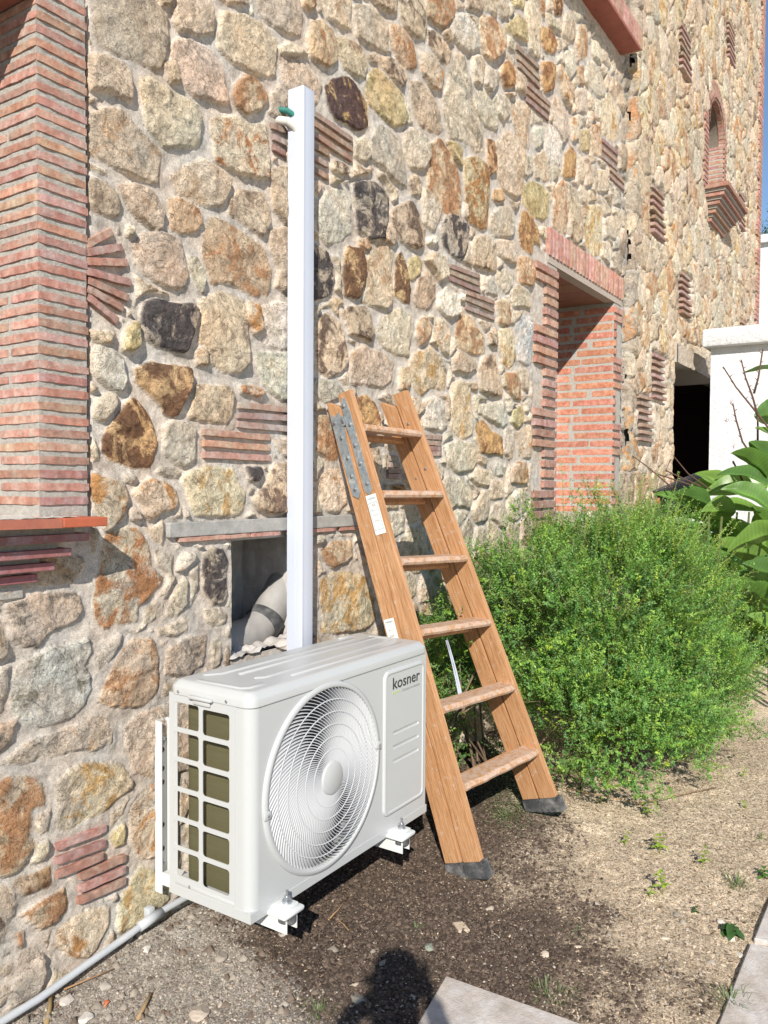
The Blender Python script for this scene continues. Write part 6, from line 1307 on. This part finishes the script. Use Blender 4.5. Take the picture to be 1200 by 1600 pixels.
# dense lower foliage of the canna
for i in range(46):
    R = np.random.RandomState(100+i); b0 = np.array(at_(R.uniform(1075, 1290), R.uniform(830, 1060), x=R.uniform(4.3, 5.5))); d_ = nrmz(np.array([R.uniform(-1, .4), R.uniform(-.6, .9), R.uniform(-.1, .9)])); cleaf(tuple(b0), tuple(b0+d_*R.uniform(.32, .5)), R.uniform(.07, .10), .1, R.uniform(-1.3, 1.3), cg[i % 3], i+50)
for i in range(34):
    R = np.random.RandomState(300+i); b0 = np.array(at_(R.uniform(1030, 1200), R.uniform(860, 1050), x=R.uniform(4.9, 5.75))); d_ = nrmz(np.array([R.uniform(-1, .6), R.uniform(-.7, .7), R.uniform(-.2, .8)])); cleaf(tuple(b0), tuple(b0+d_*R.uniform(.32, .5)), R.uniform(.08, .11), .1, R.uniform(-1.3, 1.3), cg[1], i+90)
# roll of black netting lying in front of the doorway
roll = thing('netting_roll', (5.0, -.35, .8), 'roll of black wire netting with a red tag in front of the dark doorway', 'wire netting')
mb = MB(); A_ = np.array(at_(1030, 786, x=4.95)); B_ = np.array(at_(1085, 762, x=5.35)); ax = nrmz(B_-A_); s_ = nrmz(np.cross(ax, [0, 0, 1])); u_ = np.cross(s_, ax); L_ = np.linalg.norm(B_-A_)*1.15
for turn, rad_ in enumerate((.105, .09, .075)):
    na, nl = 34, int(L_/.022)
    for i in range(nl):
        for k in range(na):
            a0, a1 = 2*math.pi*(k+(i % 2)*.5)/na, 2*math.pi*(k+.5+(i % 2)*.5)/na; p = A_+ax*i*.022+(s_*math.cos(a0)+u_*math.sin(a0))*rad_
            for dk in (.5, -.5): a1 = 2*math.pi*(k+dk+(i % 2)*.5)/na; q = A_+ax*(i+1)*.022+(s_*math.cos(a1)+u_*math.sin(a1))*rad_; mb.tube([p, q], .0016, 3, cap=False)
mb.build('netting', M['wire'], roll, False, fix=False)
mb = MB(); p = at_(1028, 782, x=4.86); mb.rbox((p.x, p.y-.012, p.z-.025), (p.x+.004, p.y+.018, p.z+.018), .001); mb.build('tag', pink, roll)
mb = MB(); p = at_(1028, 782, x=4.855); mb.rbox((p.x-.002, p.y-.003, p.z-.006), (p.x+.003, p.y+.012, p.z+.006), .001); mb.build('tag_spot', basic('yellow_tag', (.7, .5, .05), .5), roll)
# something to carry the roll: a heap of earth-dark rubble behind the shrub
mb = MB(); relief_panel(mb, (4.55, -.75, -.2), (1, 0, 0), (0, 1, .9), (0, -.6, .6), 1.3, .70, .08, .05, 77, (.4, .35, .3)); mb.box((4.55, -.3, -.3), (5.9, -.28, .5), (.4, .35, .3))
tag(mb.build('rubble_heap', M['mortar'], None, True), 'low heap of dark rubble under the netting roll', 'heap')
# ---------------------------------------------------------------- garden wall, neighbour, tree
gw = thing('garden_wall', (6.0, -2, -.2), 'white rendered garden wall with a projecting coping stone', 'wall')
mb = MB(); mb.box((6.0, -5.0, -.4), (6.24, -.262, 2.30)); mb.build('wall', M['render'], gw); mb = MB(); mb.rbox((5.90, -5.0, 2.285), (6.34, -.205, 2.44), .02); mb.build('coping', M['render'], gw, 'auto')
nh = thing('white_house', (14, 0, -.2), 'white neighbouring house block behind the garden wall', 'house')
mb = MB(); mb.box((13.8, -9, -.4), (20, 3.5, 5.25)); mb.build('wall', M['render'], nh); mb = MB(); mb.box((13.7, -9.1, 5.25), (20.1, 3.6, 5.38)); mb.build('roof_edge', M['render'], nh)
tree = thing('tree', (24, 2.0, -.2), 'dark green tree showing over the white house at the right edge', 'tree')
R = np.random.RandomState(77); mb = MB(); mb.tube([(24, 1.4, -.3), (24.1, 1.5, 3), (24, 1.6, 6.5)], [.25, .2, .1], 8, (1, 1, 1))
P = []; 
for i in range(46):
    c = np.array([24, 1.6, 6.3])+nrmz(R.normal(size=3))*np.array([2.0, 1.7, 1.9])*R.rand()**.4; mb.tube([(24, 1.55, 5), tuple(c)], [.05, .015], 5, (1, 1, 1), cap=False); P.append(c+R.normal(size=(520, 3))*.30)
P = np.concatenate(P); n = len(P); leafmesh('crown', P, nrmz(R.normal(size=(n, 3))), nrmz(R.normal(size=(n, 3))), R.uniform(.06, .11, n), R.uniform(.03, .05, n), np.array([(.055, .10, .045)])*R.uniform(.6, 1.5, (n, 1)), M['leaf'], tree)
mb.build('trunk', M['bark'], tree, True, fix=False)
# ---------------------------------------------------------------- the photographer, standing behind the camera and casting the shadow in front
def skin_body(name, verts, edges, rad, mat, parent, lvl=2):
    L = wloc(parent) if parent else Vector(); me = bpy.data.meshes.new(name); me.from_pydata([tuple(Vector(v)-L) for v in verts], edges, [])
    o = bpy.data.objects.new(name, me); COL.objects.link(o); o.parent = parent; me.materials.append(mat)
    sk_ = o.modifiers.new('skin', 'SKIN'); sk_.use_smooth_shade = True
    if not me.skin_vertices: me.skin_vertices.new(name='')
    for i, r_ in enumerate(rad): s_ = me.skin_vertices[0].data[i]; s_.radius = (r_, r_) if not isinstance(r_, tuple) else r_; s_.use_root = (i == 0)
    sb = o.modifiers.new('sub', 'SUBSURF'); sb.levels = lvl; sb.render_levels = lvl; return o
back = Vector((-math.sin(YAW), -math.cos(YAW), 0)); rt_ = Vector((math.cos(YAW), -math.sin(YAW), 0)); gp = -.29
O = Vector((C0.x, C0.y, gp))+back*.35-rt_*.035
def B(r_, f, z): return O+rt_*r_-back*f+Vector((0, 0, z*1.065))
person = thing('person', O[:], 'person in dark clothes standing behind the camera, holding up a phone', 'person')
V = [B(0, 0, .86), B(0, .01, 1.02), B(0, .0, 1.20), B(0, -.01, 1.29), B(0, .01, 1.345), B(0, .035, 1.44), B(0, .03, 1.52),
     B(.15, 0, 1.275), B(.21, .06, 1.08), B(.11, .30, 1.20), B(-.15, 0, 1.275), B(-.21, .06, 1.08), B(-.11, .30, 1.20),
     B(.09, 0, .82), B(.10, .02, .46), B(.10, -.02, .08), B(.11, .12, .035), B(-.09, 0, .82), B(-.10, .02, .46), B(-.10, -.02, .08), B(-.11, .12, .035), B(.10, .30, 1.25), B(-.03, .30, 1.25)]
E_ = [(0,1),(1,2),(2,3),(3,4),(4,5),(5,6),(3,7),(7,8),(8,9),(3,10),(10,11),(11,12),(0,13),(13,14),(14,15),(15,16),(0,17),(17,18),(18,19),(19,20),(9,21),(12,22)]
Rd = [(.15,.11),(.125,.095),(.15,.10),(.09,.07),.05,.078,.072,.058,.044,.028,.058,.044,.028,.085,.058,.04,.035,.085,.058,.04,.035,.030,.030]
skin_body('body', V, E_, Rd, M['skin'], person)
V2 = [V[0], V[1], V[2], V[3]+Vector((0, 0, -.01)), V[7], V[8], V[8].lerp(V[9], .9), V[10], V[11], V[11].lerp(V[12], .9)]
skin_body('shirt', V2, [(0,1),(1,2),(2,3),(3,4),(4,5),(5,6),(3,7),(7,8),(8,9)], [(.17,.13),(.145,.115),(.17,.12),(.10,.08),.07,.056,.04,.07,.056,.04], M['cloth'], person)
V3 = [V[0]+Vector((0,0,.03)), V[13], V[14], V[15]+Vector((0,0,.03)), V[17], V[18], V[19]+Vector((0,0,.03))]
skin_body('trousers', V3, [(0,1),(1,2),(2,3),(0,4),(4,5),(5,6)], [(.165,.13),.10,.072,.06,.10,.072,.06], M['denim'], person)
for i in (15, 19): skin_body('shoe', [V[i]+Vector((0,0,-.03)), V[i+1]+Vector((0,0,0))], [(0,1)], [.045,.04], M['rubber'], person)
skin_body('hair', [V[5]+back*.02+Vector((0,0,.05)), V[5]+back*.045, V[5]+back*.05+Vector((0,0,-.12))], [(0,1),(1,2)], [.088,.08,.05], M['hair'], person)
for s_ in (1, -1):     # face: eyes, ears; nose and mouth
    skin_body('ear', [V[5]+rt_*.080*s_+Vector((0,0,.015)), V[5]+rt_*.082*s_+Vector((0,0,-.015))], [(0,1)], [.012,.009], M['skin'], person, 1)
    e_ = V[5]-back*.072+rt_*.030*s_+Vector((0,0,.015)); mb = MB(); mb.tube([e_, e_-back*.006], [.010, .005], 10); mb.build('eye', M['ink'], person)
skin_body('nose', [V[5]-back*.078+Vector((0,0,.012)), V[5]-back*.092+Vector((0,0,-.018))], [(0,1)], [.008,.013], M['skin'], person, 1)
mb = MB(); q = V[5]-back*.076+Vector((0,0,-.045)); mb.tube([q-rt_*.022, q-back*.004, q+rt_*.022], [.003,.006,.003], 8); mb.build('mouth', basic('lips', (.4,.12,.1), .5), person, True)
ph = C0+back*.006      # phone plane, just behind the lens
for s_, w_ in ((1, V[21]), (-1, V[22])):   # hands: palm, four curled fingers and a thumb each
    edge = C0+back*.010+rt_*.040*s_; palm = edge+back*.022+rt_*.012*s_+Vector((0,0,-.03)); vs = [w_, w_.lerp(palm, .6), palm]; ed = [(0,1),(1,2)]; rd = [.026,.024,.028]
    for k in range(4):
        z = .03-.020*k; b0 = palm+Vector((0,0,.012+z*.5)); p1 = edge+rt_*.014*s_+back*.008+Vector((0,0,z)); p2 = edge+rt_*.006*s_-back*.010+Vector((0,0,z)); vs += [b0, p1, p2]; n0 = len(vs)-3; ed += [(2,n0),(n0,n0+1),(n0+1,n0+2)]; rd += [.011,.0085,.007]
    t0 = palm+back*.008; vs += [t0+Vector((0,0,-.01)), edge+back*.016-rt_*.012*s_+Vector((0,0,-.03))]; n0 = len(vs)-2; ed += [(2,n0),(n0,n0+1)]; rd += [.011,.009]
    skin_body('hand', vs, ed, rd, M['skin'], person, 1)
mb = MB(); c_ = C0+back*.010; Mx = Matrix((rt_, -back, Vector((0,0,1)))).transposed()
bm = bmesh.new(); bmesh.ops.create_cube(bm, size=1)
for v in bm.verts: v.co = c_+Mx @ Vector((v.co.x*.074, v.co.y*.008, v.co.z*.15-.045))
bmesh.ops.bevel(bm, geom=bm.edges[:], offset=.003, segments=2, affect='EDGES'); bm.verts.index_update(); mb.add([v.co for v in bm.verts], [[v.index for v in f.verts] for f in bm.faces]); bm.free()
tag(mb.build('phone', M['black'], None), 'black phone held up in both hands by the person behind the camera', 'phone')
